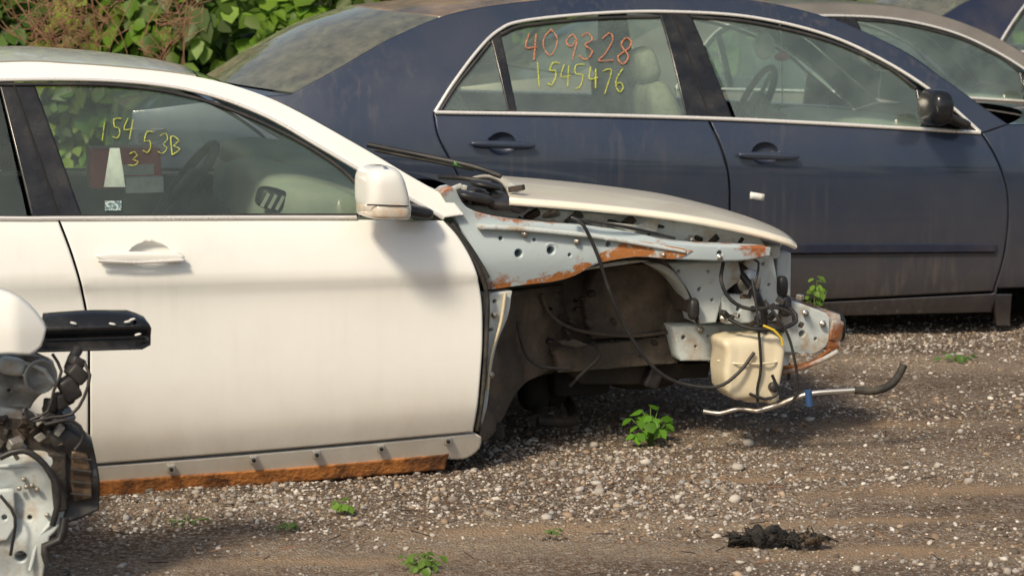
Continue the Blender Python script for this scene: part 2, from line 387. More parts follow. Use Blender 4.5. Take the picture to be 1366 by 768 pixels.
def write(fr,name,txt,x0,y0,w,h,m,r=.0035,slope=0):
    for i,ch in enumerate(txt):
        jx=random.uniform(-2,2); jy=random.uniform(-4,4); sk=random.uniform(-.1,.35); hs_=random.uniform(.9,1.12)
        for k,st in enumerate(G.get(ch,[])):
            pts=[fr.p3((x0+i*w+jx+(p[0]+sk*(p[1]-.5))*w*.88+random.uniform(-1.2,1.2), y0+jy+slope*i+(1-p[1])*h*hs_+random.uniform(-1.2,1.2)),-.002) for p in st]
            tube(fr.e,"%s_%d_%d"%(name,i,k),pts,r*random.uniform(.8,1.15),m,res=1,sp=.008)

# ================================================================== WRECKED WHITE SEDAN
A=Frame("wrecked_sedan",400,7.0,15,1.74)
A.lines((80,290),(590,292),(140,652),(635,603),
  [(0,.050),(.06,.030),(.16,.008),(.235,.0),(.262,.010),(.34,.015),(.6,.008),(.78,.014),(.88,.038),(1,.08)],(-1.6,1.2,.12,.1))
railA=[('m',-2.1,.985),('m',-1.75,1.135),('m',-1.35,1.225),(0,84),(100,86),(200,94),(285,107),(370,135),(470,189),(550,236),(600,265),(620,287)]
archA=[(592,291),(500,239),(430,198),(350,153),(260,122),(150,108),(0,107),('m',-1.2,1.20),('m',-1.5,1.12),('m',-1.86,.87)]
arc=lambda cx,cz,r,a0,a1,n=14:[('m',cx+r*math.cos(math.radians(a0+(a1-a0)*i/n)),cz+r*math.sin(math.radians(a0+(a1-a0)*i/n))) for i in range(n+1)]
rearedgeA=[('m',-1.86,.87),('m',-1.82,.78),('m',-1.68,.58),('m',-1.50,.36),('m',-1.44,.10)]
panel(A,"body_side",[railA,[railA[-1],archA[0]],archA,rearedgeA,[('m',-1.44,.10),('m',-1.46,.02)],arc(-1.86,.10,.36,-12,192)[0:15],
   [('m',-2.22,.04),('m',-2.75,.12)],[('m',-2.75,.12),('m',-2.88,.35),('m',-2.90,.6),('m',-2.88,.88)],[('m',-2.88,.88),('m',-2.5,.95),('m',-2.1,.985)]],M_white,both=True,gap=.001)
doorrearA=[(78,292),(96,340),(110,390),(118,440),(119,520),(118,621)]
doorfrontA=[(592,293),(612,315),(632,350),(643,395),(645,450),(641,515),(632,577)]
hc=A.side((200,340))
panel(A,"front_door",[[(78,292),(340,291),(592,293)],doorfrontA,[(632,577),(400,598),(118,621)],doorrearA[::-1]],M_white,both=False,holes=[circ(hc,.062,.036)[::1]],gap=.0035,step=.02)
panel(A,"front_door_farside",[[(78,292),(592,293)],doorfrontA,[(632,577),(118,621)],doorrearA[::-1]],M_white,off=0,gap=.0035)
o=bpy.data.objects["front_door_farside"]
for v in o.data.vertices: v.co.y=A.W-v.co.y
o.data.flip_normals()
bowl(A,"handle_cup",hc,.062,.036,.022,M_white)
handle(A,"door_handle",(126,340),(245,341),M_white,.014)
strip(A,"door_handle_chrome",[(130,346),(185,348),(243,345)],.005,M_chrome,-.036)
panel(A,"rear_door",[[(78,292),('m',-1.86,.86)],rearedgeA,[('m',-1.44,.10),(118,621)],doorrearA[::-1]],M_white,both=True,gap=.0035,step=.025)
panel(A,"rocker_panel",[[('m',-1.44,.095),(118,622),(400,600),(636,578)],[(636,578),(643,582),(641,598),(622,612),(590,613)],[(590,613),(400,626),(140,644),('m',-1.44,0.01)],[('m',-1.44,0.01),('m',-1.44,.095)]],M_white,both=True,off=.004,gap=.002,rim=.05)
panel(A,"rocker_rust",[[('m',-1.4,.03),(140,640),(400,622),(600,604)],[(600,604),(594,627)],[(594,627),(400,643),(140,664),('m',-1.4,-.03)],[('m',-1.4,-.03),('m',-1.4,.03)]],mat("sill_rust",(.12,.05,.02),.9,col2=(.48,.19,.05),nscale=11,lo=.38,hi=.56,bump=.6,bscale=80),off=-.002,rim=.06,both=True)
for i,(px,py) in enumerate([(228,625),(338,613),(422,606),(508,598),(597,588)]):
    p=A.p3((px,py),-.003); box(A.e,"rocker_clip_%d"%(i+1),p,(.022,.012,.024),M_alu,.003); disc(A.e,"rocker_clip_hole_%d"%(i+1),(p[0],p[1]-.007,p[2]),.006,.003,M_gap)
panel(A,"inner_shell",[[('m',-1.44,.1),('m',-1.86,.84)],[('m',-1.86,.84),(560,296)],[(560,296),(625,380),(636,450),(625,570)],[(625,570),('m',-1.44,.05)]],M_gap,off=.03,both=True,rim=0)
# glass + trims
winA=[[(45,113),(150,114),(240,126),(320,151),(400,189),(455,225),(474,244)],[(474,244),(481,287)],[(481,287),(107,288)],[(107,288),(45,113)]]
panel(A,"front_window_glass",winA,M_glassA,off=.006,rim=0,gap=0,both=True)
panel(A,"b_pillar_trim",[[(-2,111),(46,111)],[(46,111),(110,289)],[(110,289),(42,289)],[(42,289),(-2,111)]],M_blkgloss,off=.002,both=True,gap=.001)
strip(A,"b_pillar_gap",[(18,112),(78,288)],.003,M_gap,0)
panel(A,"sail_trim",[[(474,244),(590,290)],[(590,290),(481,290)],[(481,290),(474,244)]],M_blkgloss,off=.004,both=True,gap=.001)
panel(A,"rear_window_glass",[[(-4,112),(36,288)],[(36,288),('m',-1.78,.875)],[('m',-1.78,.875),('m',-1.48,1.10),('m',-1.2,1.185),(-4,112)]],M_glassA,off=.006,rim=0,gap=0,both=True)
strip(A,"window_seal_top",[(474,244),(455,225),(400,189),(320,151),(240,126),(150,114),(45,113),(-4,113)],.006,M_blk,0,both=True)
strip(A,"chrome_arch",archA,.006,M_chrome,-.002,both=True)
strip(A,"chrome_belt",[('m',-1.86,.865),(0,291),(80,291),(340,290),(475,290)],.0065,M_chrome,-.004,both=True)
strip(A,"belt_seal",[(45,289),(340,287),(478,287)],.005,M_blk,0,both=True)
strip(A,"door_edge_seal",[(596,298),(620,325),(641,362),(651,395),(650,450),(646,515),(637,574)],.0075,M_rubber,.012)
strip(A,"door_edge_seal",[(604,300),(630,335),(652,372)],.010,M_rubber,.02)
# roof, glass, trunk
def ed(fr,pt,dx,dz,oy=.004):
    x,z=fr.side(pt); return (x,fr.Y(x,z)+oy,z,x+dx,z+dz)
loft(A,"roof",[ed(A,('m',-1.75,1.135),-.12,.05),ed(A,('m',-1.35,1.225),-.05,.03),ed(A,(0,84),0,.024),ed(A,(100,86),.02,.024),ed(A,(200,94),.03,.018),ed(A,(262,102),.03,.010)],M_white,solid=.02,pw=2)
loft(A,"windshield",[ed(A,(265,103),.03,.008),ed(A,(370,135),.02,-.012),ed(A,(470,189),.02,-.016),ed(A,(550,236),.03,-.016),ed(A,(604,267),.04,-.014)],M_glassA,pw=2)
loft(A,"rear_windshield",[ed(A,('m',-2.1,.985),-.15,.03),ed(A,('m',-1.93,1.07),-.14,.04),ed(A,('m',-1.75,1.135),-.12,.05)],M_glassA)
loft(A,"boot_lid",[ed(A,('m',-2.88,.88),-.05,.01),ed(A,('m',-2.5,.95),-.1,.02),ed(A,('m',-2.1,.985),-.15,.03)],M_white)
strip(A,"roof_moulding",[('m',-1.35,1.225),(0,84),(100,86),(200,94),(262,102)],.005,M_trimi,.010)
box(A.e,"rear_bumper",(-2.86,A.W/2,.45),(.1,1.45,.55),M_white,.04)
# mirror
mp=np.array(A.at(508,252,-.10))
sell(A.e,"door_mirror",mp,(.062,.095,.070),M_white,(.55,.5),(0,0,.12),24,taper=lambda x,y,z:(x-.28*z*(1 if x>0 else .0),y,z))
sell(A.e,"mirror_indicator",mp+np.array((.006,-.006,-.058)),(.066,.096,.026),M_lens,(.45,.5),(0,.05,.12),18)
tube(A.e,"mirror_split",[tuple(mp+np.array((-.060,-.092,-.036))),tuple(mp+np.array((.0,-.104,-.038))),tuple(mp+np.array((.062,-.094,-.042)))],.002,M_gap)
sell(A.e,"mirror_foot",np.array(A.at(552,281,.02)),(.055,.07,.018),M_blk,(.6,.6),(0,.2,0),12)
# interior
box(A.e,"floor_pan",(-.6,A.W/2,.12),(2.5,1.5,.05),M_gap,.01)
box(A.e,"firewall",(.62,A.W/2,.46),(.04,1.40,.62),M_dark,.01)
sell(A.e,"dashboard",(.27,A.W/2,.76),(.34,.72,.12),M_dash,(.45,.3),(0,.16,0))
sell(A.e,"instrument_hood",(.10,A.W*.72,.89),(.15,.22,.06),M_dash,(.7,.6),(0,.1,0)); sell(A.e,"centre_screen_hood",(.16,A.W*.5,.89),(.10,.14,.035),M_dash,(.7,.6),(0,.15,0))
vx=A.at(372,268,.22)
sell(A.e,"air_vent",(vx.x,.245,vx.z),(.065,.045,.034),M_blk,(.5,.5),(0,.25,0))
for i in range(5):
    box(A.e,"air_vent_slat_%d"%i,(vx.x-.044+i*.022,.205,vx.z+.005-.005*i),(.010,.012,.046),M_dash,.001,(0,.5,0))
seat(A,"passenger_seat",-.62,.45,.36,M_seat); seat(A,"driver_seat",-.62,1.28,.36,M_seat)
sell(A.e,"rear_bench",(-1.25,A.W/2,.4),(.25,.62,.09),M_seat); sell(A.e,"rear_backrest",(-1.6,A.W/2,.68),(.1,.62,.28),M_seat,(.5,.4),(0,-.3,0))
sw=A.at(246,247,.98); steering(A,sw,.165,-52)
b=A.at(165,222,1.05); box(A.e,"red_case",b,(.23,.16,.13),M_red,.01); box(A.e,"red_case_label",(b.x+.02,b.y-.083,b.z-.005),(.14,.004,.035),M_paper,.001)
b=A.at(192,242,.80); box(A.e,"white_carton",(b.x,b.y,b.z-.01),(.12,.05,.05),M_paper,.004)
b=A.at(205,182,.85); box(A.e,"name_card",b,(.09,.01,.03),M_paper,.002,(0,-.2,0))
panel(A,"window_tag",[[(147,198),(160,198)],[(160,198),(168,250)],[(168,250),(139,250)],[(139,250),(147,198)]],M_paper,off=.012,rim=0,gap=0)
panel(A,"window_sticker",[[(140,268),(162,268)],[(162,268),(162,281)],[(162,281),(140,281)],[(140,281),(140,268)]],mat("sticker",(.06,.15,.17),.5,col2=(.5,.55,.55),nscale=120,lo=.48,hi=.55),off=.001,rim=0,gap=0,ring=0)
write(A,"marker_text","154",132,166,17,27,M_yel,.0020,-4)
write(A,"marker_text","53B",190,176,19,25,M_yel,.0020,2); write(A,"marker_text","3",172,206,18,18,M_yel,.0018)
# ---------------- stripped front end
def plate(name,pts,y,m,rim=.03,holes=(),step=.05,closed=False,gap=0):
    Yf=y if callable(y) else (lambda x,z:y)
    hs=[circ(A.side((a,b),Yf),r*.0022) for a,b,r in holes]
    cs=pts if isinstance(pts[0],list) else [[pts[i],pts[(i+1)%len(pts)]] for i in range(len(pts))]
    return panel(A,name,cs,m,yc=Yf,rim=rim,step=step,holes=hs,gap=gap)
topr=[(588,258),(605,250),(622,276),(665,290),(720,297),(790,303),(850,312),(915,325),(1028,330)]
botr=[(1028,341),(985,348),(900,346),(850,343),(800,351),(765,368),(735,376),(690,380),(652,386)]
apron_y=lambda x,z:.07+.012*math.sin(z*26)+.006*math.sin(x*9)
plate("apron_rail",[topr,[(1028,330),(1028,341)],botr,[(652,386),(640,352),(618,310),(588,258)]],apron_y,M_primer,rim=.10,step=.02,holes=[(692,338,6),(735,334,6),(713,320,2.5),(760,340,2.5),(812,326,4),(905,336,3),(960,338,4),(668,318,3)])
for (px,py,r) in [(692,338,11),(735,334,11),(812,326,7)]:
    p=A.at(px,py,.068); revolve(A.e,"pressed_ring",[(r*.0014,.0),(r*.0018,-.006),(r*.0023,-.004),(r*.0026,.004)],(p.x,p.y+.002,p.z),M_primer,24)
plate("apron_flange",[[(640,300),(700,303),(790,312),(850,322),(915,334)],[(915,334),(915,338)],[(915,338),(850,327),(790,318),(700,309),(640,306)],[(640,306),(640,300)]],.045,M_primer2,rim=.03)
M_ruststain=mat("rust_patch",(.36,.14,.04),.9,col2=(.42,.48,.50),nscale=22,lo=.50,hi=.58,bump=.4)
plate("apron_rust_patch",[[(800,338),(840,322),(880,326),(925,334)],[(925,334),(900,345),(850,342),(800,350)],[(800,350),(800,338)]],lambda x,z:apron_y(x,z)-.003,M_ruststain,rim=0,step=.02)
plate("apron_rust_patch",[[(655,380),(700,374),(735,366),(775,350)],[(775,350),(790,352),(765,368),(735,376)],[(735,376),(690,381),(655,386)],[(655,386),(655,380)]],lambda x,z:apron_y(x,z)-.003,M_ruststain,rim=0,step=.02)
plate("apron_back",[[(605,252),(690,276),(860,290),(1010,312)],[(1010,312),(1025,335)],[(1025,335),(900,344),(700,372),(650,380)],[(650,380),(605,252)]],.20,M_primer2,rim=.05)
plate("hinge_pillar",[[(646,392),(683,388)],[(683,388),(678,420),(664,455),(656,490),(650,540),(643,566)],[(643,566),(637,572)],[(637,572),(648,470),(646,392)]],.07,M_primer2,rim=.06,holes=[(660,402,3),(655,440,3)])
tube(A.e,"pillar_flange",[A.at(*q) for q in [(674,390,.055),(668,430,.055),(655,475,.055),(650,520,.055)]],.005,M_tank)
# wheelhouse : arched liner from lip to inner wall
lip=[(655,388),(700,383),(745,377),(790,356),(850,347),(890,356),(915,382),(930,415),(935,440)]
v=[];f=[];Q=catmull([A.at(a,b,.13) for a,b in lip],.02)
for q in Q:
    for k in range(7):
        u=k/6; v.append((q[0]-.03*u*u,.13+.36*u,q[2]-.02*u+.05*math.sin(u*3.14)))
for i in range(len(Q)-1):
    for k in range(6): f.append((i*7+k,(i+1)*7+k,(i+1)*7+k+1,i*7+k+1))
meshobj("wheelhouse_liner",v,f,M_well,A.e)
def inner(x,z): return .43+.05*math.sin(x*7+1)+.04*math.sin(z*11)+.012*math.sin(x*31)*math.sin(z*27)
plate("wheelhouse_inner",[[(640,345),(960,345)],[(960,345),(962,440)],[(962,440),(905,448),(900,480)],[(900,480),(760,490),(735,498)],[(735,498),(640,520)],[(640,520),(640,345)]],inner,M_well,rim=.05,step=.025,holes=[(905,370,6)])
fx0=A.at(652,450,.12).x; fx1=A.at(760,450,.4).x
def foot(x,z):
    t=min(1.2,max(-.2,(x-fx0)/(fx1-fx0))); return .11+.34*t+.012*math.sin(z*30+x*12)+.008*math.sin(x*60)
plate("footwell_wall",[[(648,392),(700,386),(760,378)],[(760,378),(765,488)],[(765,488),(725,498),(692,520),(672,556),(646,590)],[(646,590),(640,586)],[(640,586),(648,392)]],foot,M_well,rim=.03,step=.025)
plate("shock_tower",[[(800,352),(880,352)],[(880,352),(905,385),(918,430)],[(918,430),(790,452)],[(790,452),(780,400),(800,352)]],lambda x,z:.34+2.2*(x-A.at(850,400,.35).x)**2,M_well,rim=.08,step=.025)
tube(A.e,"inner_seam",[A.at(*q) for q in [(722,392,.30),(735,420,.32),(770,440,.34),(840,448,.33),(896,442,.34)]],.006,M_well)
for i in range(60):
    px=random.uniform(700,890); py=random.uniform(380,475); p=A.at(px,py,random.uniform(.36,.42))
    s_=random.random()**2
    sell(A.e,"wheelhouse_lump",p,(.004+.018*s_,.015,.003+.010*s_),random.choice([M_well,M_dark,M_well,M_dark]),(.8,.8),(0,random.uniform(-1,1),0),5)
plate("well_bracket",[(745,455),(765,452),(786,460),(768,464),(750,460)],.30,M_well,rim=.01)
tube(A.e,"brake_line",[A.at(*q) for q in [(690,430,.18),(700,470,.2),(720,488,.22),(760,492,.26)]],.005,M_blk)
tube(A.e,"brake_hose",[A.at(*q) for q in [(790,455,.30),(800,475,.28),(780,495,.28),(760,515,.3)]],.006,M_gap)
plate("strut_panel",[[(866,352),(985,349)],[(985,349),(987,372),(966,392),(955,430)],[(955,430),(932,432)],[(932,432),(922,400),(900,372),(866,352)]],lambda x,z:.18+.3*max(0,1.22-x),M_primer2,rim=.14,step=.02,holes=[(945,362,2.5),(933,386,3.5),(950,400,2.5),(905,362,2.5)])
plate("frame_rail",[[(897,436),(1000,432),(1086,428)],[(1086,428),(1090,468)],[(1090,468),(1000,480),(908,481)],[(908,481),(897,436)]],.27,M_primer2,rim=.10,step=.02,holes=[(912,450,3.5),(928,462,2),(945,448,2),(1066,448,6),(985,450,3)])
plate("frame_rail_rear",[[(740,468),(900,446)],[(900,446),(905,484)],[(905,484),(745,497)],[(745,497),(740,468)]],.36,M_well,rim=.10)
plate("headlamp_bracket",[[(984,345),(1003,338),(1030,336)],[(1030,336),(1036,370),(1040,405),(1036,428)],[(1036,428),(1008,430)],[(1008,430),(1016,404),(1010,372),(992,352),(984,345)]],.20,M_primer2,rim=.08,step=.02,holes=[(1018,352,3),(1026,380,2.5),(1028,410,2.5)])
plate("corner_bracket",[[(962,394),(1012,394)],[(1012,394),(1013,430)],[(1013,430),(968,432)],[(968,432),(962,394)]],.17,M_primer2,rim=.05,holes=[(985,412,3.5)])
p=A.at(990,372,.26); sell(A.e,"headlamp_socket",p,(.05,.06,.06),M_dark,(.6,.6)); disc(A.e,"headlamp_ring",(p.x,p.y-.06,p.z),.04,.01,M_alu)
plate("crash_can",[[(1040,404),(1075,407)],[(1075,407),(1104,420),(1110,440)],[(1110,440),(1102,462),(1088,472)],[(1088,472),(1045,470)],[(1045,470),(1040,404)]],.24,M_primer2,rim=.12,step=.02,holes=[(1070,445,5),(1062,425,2.5),(1088,452,2.5)])
a=A.at(1098,440,.3)
box(A.e,"bumper_reinforcement",(a.x+.01,A.W/2+.02,a.z),(.06,1.30,.12),M_rustmetal,.015)
box(A.e,"bumper_bar_end",(a.x+.018,.26,a.z+.005),(.05,.05,.07),M_rustmetal,.012,(0,.2,.3))
sell(A.e,"bar_foam",(a.x+.045,.34,a.z+.005),(.03,.08,.05),M_blk,(.6,.6),n=12)
a=A.at(1020,334,.3); box(A.e,"radiator_support_top",(a.x,A.W/2,a.z),(.07,1.25,.045),M_primer2,.01)
a=A.at(1040,470,.3); box(A.e,"radiator_support_lower",(a.x,A.W/2,a.z-.06),(.06,1.2,.06),M_dark,.01)
box(A.e,"radiator",(a.x-.03,A.W/2,a.z+.14),(.04,.9,.34),M_dark,.01)
for k in (0.3,1.44): box(A.e,"radiator_upright",(a.x,k,a.z+.12),(.05,.06,.42),M_primer2,.01)
# washer tank
t=A.at(995,486,.17)
sell(A.e,"washer_tank",t,(.102,.085,.102),M_tank,(.28,.32),(0,-.04,0),24,taper=lambda x,y,z:(x*(1-.18*max(0,-z/.1))+.01*math.sin(z*40) ,y-.006*math.cos(x*60),z-(.02 if x>.05 and z<-.05 else 0)))
sell(A.e,"washer_tank_foot",(t.x+.03,t.y+.01,t.z-.09),(.05,.06,.03),M_tank,(.5,.5))
tube(A.e,"tank_seam",[(t.x-.102,t.y-.02,t.z+.02),(t.x-.06,t.y-.09,t.z+.02),(t.x+.06,t.y-.09,t.z+.018),(t.x+.102,t.y-.02,t.z+.018)],.003,M_tank,sp=.01)
disc(A.e,"tank_pump",(t.x+.06,t.y-.09,t.z-.06),.016,.02,M_blk)
tube(A.e,"filler_neck",[A.at(*q) for q in [(1015,445,.17),(1020,420,.16),(1010,395,.15),(985,360,.2)]],.012,M_blk)
# under-structure / suspension
plate("subframe",[[(752,488),(948,484)],[(948,484),(944,503)],[(944,503),(880,506),(850,512),(775,512)],[(775,512),(752,488)]],.45,M_dark,rim=.5)
h=A.at(722,520,.6)
sell(A.e,"knuckle",(h.x-.02,h.y+.02,h.z),(.05,.06,.07),M_gap,(.7,.7)); sell(A.e,"cv_boot",(h.x+.05,h.y+.1,h.z-.02),(.06,.09,.05),M_gap,(.8,.8))
tube(A.e,"control_arm",[(h.x-.05,h.y-.12,h.z-.08),(h.x+.03,h.y+.1,h.z-.05),(h.x+.12,1.1,h.z+.0)],.024,M_dark)
tube(A.e,"control_arm",[(h.x-.05,h.y-.12,h.z-.08),(h.x+.10,h.y-.05,h.z-.09),(h.x+.15,1.0,h.z-.03)],.018,M_dark)
tube(A.e,"tie_rod",[(h.x+.08,h.y+.03,h.z-.02),(h.x+.16,1.1,h.z+.03)],.012,M_dark)
box(A.e,"underbody",(.30,A.W/2,.17),(.8,1.2,.12),M_gap,.03)
box(A.e,"steering_rack_crossmember",(h.x+.12,A.W/2+.15,.22),(.2,1.0,.16),M_gap,.03)
a=A.at(870,510,.5); sell(A.e,"gearbox",(a.x,a.y+.2,a.z+.05),(.14,.2,.09),M_dark,(.6,.6))
a=A.at(870,503,.42); box(A.e,"tow_bracket",(a.x,a.y,a.z),(.05,.05,.07),M_blk,.01,(0,.4,0))
# engine bay
box(A.e,"engine_block",(1.0,.95,.46),(.42,.7,.26),M_dark,.03); box(A.e,"intake_cover",(1.0,.9,.60),(.34,.45,.05),M_blk,.02)
for i in range(80):
    px=random.uniform(690,1010); y=random.uniform(.18,.5); py=281+(px-690)*.1+random.uniform(0,20)
    p=A.at(px,py,y); m=random.choice([M_blk,M_dark,M_blk,M_alu,M_primer2,M_rust,M_dark])
    if random.random()<.5: box(A.e,"bay_bracket_%d"%i,p,(random.uniform(.015,.06),random.uniform(.02,.07),random.uniform(.01,.03)),m,.003,(random.uniform(-.6,.6),random.uniform(-.7,.7),random.uniform(-1,1)))
    else: sell(A.e,"bay_fitting_%d"%i,p,(random.uniform(.008,.03),random.uniform(.01,.03),random.uniform(.008,.016)),m,(.7,.7),(0,random.uniform(-1,1),0),7)
for i in range(11):
    x0=random.uniform(690,900); y0=287+(x0-690)*.1
    tube(A.e,"bay_hose_%d"%i,[A.at(x0+k*28,y0+k*3+random.uniform(-7,9),random.uniform(.16,.4)) for k in range(5)],random.uniform(.003,.008),M_blk)
# crumpled foil bracket
v=[A.at(*q) for q in [(808,296,.14),(832,304,.10),(880,290,.16),(876,308,.12),(842,318,.12),(826,312,.16),(850,300,.07)]]
meshobj("torn_bracket",v,[(0,1,6,),(1,4,6),(6,3,2),(6,4,3),(0,5,1),(5,4,1)],M_alu,A.e,False)
# cowl and wipers
c1=A.at(640,258,.3)
sell(A.e,"cowl_cover",A.at(660,266,.30),(.09,.2,.02),M_blk,(.6,.5),(0,.15,-.1),taper=lambda x,y,z:(x,y,z+.006*math.sin(x*90)))
sell(A.e,"cowl_end",A.at(630,262,.14),(.060,.06,.014),M_blk,(.6,.6),(0,.2,0)); sell(A.e,"cowl_grommet",A.at(648,247,.25),(.05,.05,.012),M_blk,(.8,.8),(0,.2,0))
for i in range(14):
    p=A.at(random.uniform(598,690),random.uniform(246,276),random.uniform(.12,.3)); box(A.e,"cowl_bit_%d"%i,p,(random.uniform(.015,.05),.03,random.uniform(.008,.02)),random.choice([M_blk,M_primer2,M_alu,M_blk,M_dark]),.003,(0,random.uniform(-.6,.6),random.uniform(-.6,.6)))
loft(A,"cowl_panel",[ (c1.x-.08,.18,c1.z-.02,c1.x+.0,c1.z-.01),(c1.x+.14,.2,c1.z-.05,c1.x+.2,c1.z-.03)],M_blk)
tube(A.e,"wiper_arm",[A.at(*q) for q in [(490,193,.55),(560,207,.5),(630,222,.42),(668,235,.35)]],.009,M_blk)
tube(A.e,"wiper_blade",[A.at(*q) for q in [(500,200,.6),(560,212,.55),(632,226,.45)]],.006,M_rubber)
tube(A.e,"wiper_label",[A.at(*q) for q in [(606,217,.45),(618,220,.44)]],.0095,mat("wiper_green",(.1,.30,.08),.5))
tube(A.e,"wiper_arm_b",[A.at(*q) for q in [(585,236,.4),(620,238,.4),(655,244,.35)]],.008,M_blk)
# hood
he=[(680,266),(760,272),(850,281),(930,292),(1000,306),(1050,320),(1070,328)]
E=[A.at(a,b,.10) for a,b in he]; st=[]
for i,e_ in enumerate(E):
    u=i/(len(E)-1); st.append((e_.x,.10+.06*u**3,e_.z,e_.x+.03+.03*u,e_.z+.020-.006*u))
hood=loft(A,"hood",st,M_hood,solid=.012,pw=2.2)
for v_ in hood.data.vertices:
    k_=(v_.co.y-.1); v_.co.z-=.042*k_*k_/1.3; v_.co.x+=.16*k_*(1 if v_.co.x<1.3 else max(0,1-(v_.co.x-1.3)*1.2))
strip2=[(q[0],q[1]-.001,q[2]-.010) for q in [s[:3] for s in st]]
tube(A.e,"hood_edge_fold",strip2,.008,M_hood)
# cables
def cab(name,pts,r,m=M_blk): tube(A.e,name,[A.at(*q) for q in pts],r,m)
cab("loom_cable",[(762,290,.05),(778,300,.03),(797,340,.03),(812,385,.03),(836,440,.04),(870,488,.05),(905,510,.06),(955,516,.06),(985,497,.06),(1006,470,.07)],.0055)
cab("loom_cable_b",[(765,292,.06),(800,297,.05),(850,306,.06),(900,318,.1)],.005)
cab("coolant_pipe",[(1008,548,.12),(1035,541,.10),(1060,531,.08),(1085,524,.06),(1140,520,.03)],.0085,M_alu)
cab("coolant_hose",[(1140,520,.03),(1168,521,.02),(1190,512,.02),(1200,498,.02),(1206,486,.02)],.0125,M_rubber)
cab("hose_clip",[(1078,520,.06),(1080,541,.06)],.012,mat("blue_clip",(.03,.08,.2),.5))
cab("copper_pipe",[(938,548,.2),(960,551,.18),(985,545,.15),(1010,548,.12)],.007,M_alu)
cab("bent_rod",[(1040,498,.2),(1070,490,.15),(1100,478,.12),(1118,468,.1)],.008,M_rustmetal)
cab("bent_rod",[(1046,490,.25),(1080,484,.2),(1108,466,.18)],.006,M_rust)
cab("loom_a",[(1003,372,.1),(1008,400,.08),(1012,440,.07),(1015,490,.07),(1010,520,.08),(1012,545,.08)],.0045)
cab("loom_b",[(1020,400,.08),(1048,440,.05),(1060,480,.05),(1064,520,.06),(1050,545,.08)],.0045)
cab("loom_c",[(965,350,.12),(962,375,.1),(975,400,.09),(1000,412,.08),(1035,410,.08),(1058,420,.08),(1060,432,.08)],.006)
cab("loom_d",[(972,425,.1),(1000,438,.07),(1040,438,.06),(1062,428,.08),(1055,412,.1),(1030,408,.1)],.007)
cab("loom_e",[(1000,525,.07),(1020,532,.07),(1038,524,.07),(1030,500,.07)],.005)
cab("loom_f",[(990,350,.14),(1000,342,.12),(1012,350,.12),(1006,380,.1),(990,392,.12)],.004)
cab("yellow_wire",[(1018,434,.06),(1032,440,.05),(1042,450,.05),(1044,460,.05)],.004,M_yw)
for i in range(16):
    px=random.uniform(965,1070); py=random.uniform(392,440); p=A.at(px,py,random.uniform(.08,.16))
    box(A.e,"connector_%d"%i,p,(random.uniform(.012,.035),.02,random.uniform(.01,.022)),random.choice([M_blk,M_blk,M_dark,M_alu]),.003,(0,random.uniform(-1,1),random.uniform(-1,1)))
for (px,py,y) in [(925,412,.15),(1048,408,.2),(1043,382,.2)]:
    sell(A.e,"rubber_mount",A.at(px,py,y),(.018,.02,.035),M_blk,(.7,.7),n=10)
for (px,py,y) in [(960,343,.06),(885,340,.06),(770,322,.06),(700,312,.06),(1005,342,.19),(935,440,.26),(960,446,.26),(1075,418,.23),(1098,432,.23),(660,420,.06),(655,500,.06),(965,425,.165)]:
    p=A.at(px,py,y-.004); revolve(A.e,"bolt_head",[(0,-.008),(.006,-.008),(.008,-.004),(.008,0),(.012,.0),(.012,.003)],p,M_alu,6)

# ================================================================== BLUE SEDAN
B=Frame("parked_sedan",950,9.8,10,1.80)
B.lines((578,150),(1310,177),(760,432),(1330,418),
  [(0,.045),(.07,.022),(.2,.004),(.4,.0),(.6,.004),(.8,.018),(.9,.04),(1,.085)],(-1.5,1.45,.16,.2))
railB=[(388,126),(450,92),(520,52),(590,22),(660,7),(760,-3),(893,-6),(1000,0),(1100,22),(1190,60),(1262,107),(1310,142),(1345,166)]
archB=[(1307,176),(1250,127),(1180,82),(1100,46),(1000,23),(893,16),(800,18),(700,28),(665,41),(637,68),(604,112),(580,150)]
rdB=[(578,151),(584,182),(602,218),(640,290),(682,370),(700,412)]
rb=B.side((700,412)); fb=B.side((1325,389)); rwx=-1.20; fwx=B.side((1492,380))[0]
sl=lambda x:B.zs(x)
panel(B,"body_side",[railB,[(1345,166),(1310,178)],[(1310,178)]+archB,rdB,[(700,412),('m',rb[0],sl(rb[0])-.0)],arc(rwx,.32,.37,-22,200),
  [('m',rwx-.36,.19),('m',-2.15,.24)],[('m',-2.15,.24),('m',-2.30,.38),('m',-2.36,.6),('m',-2.33,.97)],[('m',-2.33,.97),('m',-2.0,1.01),(388,126)]],M_blue,both=True,gap=.001)
splitB=[(945,159),(964,203),(973,245),(973,320),(970,406)]
dfB=[(1310,178),(1334,222),(1345,270),(1341,332),(1325,389)]
h1=B.side((1021,205)); h2=B.side((670,192))
panel(B,"front_door",[[(945,159),(1120,166),(1310,178)],dfB,[(1325,389),(1090,401),(970,406)],splitB[::-1]],M_blue,gap=.0045,holes=[circ(h1,.058,.045)])
panel(B,"rear_door",[[(578,151),(760,154),(945,159)],splitB,[(970,406),(700,412)],rdB[::-1]],M_blue,gap=.0045,holes=[circ(h2,.058,.045)])
for nm in ("front_door","rear_door"):
    o=[c for c in B.e.children if c.name.startswith(nm)][0]
    vs=[(v.co.x,B.W-v.co.y,v.co.z) for v in o.data.vertices]; meshobj(nm+"_far",vs,[tuple(p.vertices)[::-1] for p in o.data.polygons],M_blue,B.e)
bowl(B,"handle_cup",h1,.058,.045,.022,M_blue); bowl(B,"handle_cup",h2,.058,.045,.022,M_blue)
handle(B,"door_handle",(982,206),(1064,209),M_blue,.016); handle(B,"door_handle",(626,191),(713,194),M_blue,.016)
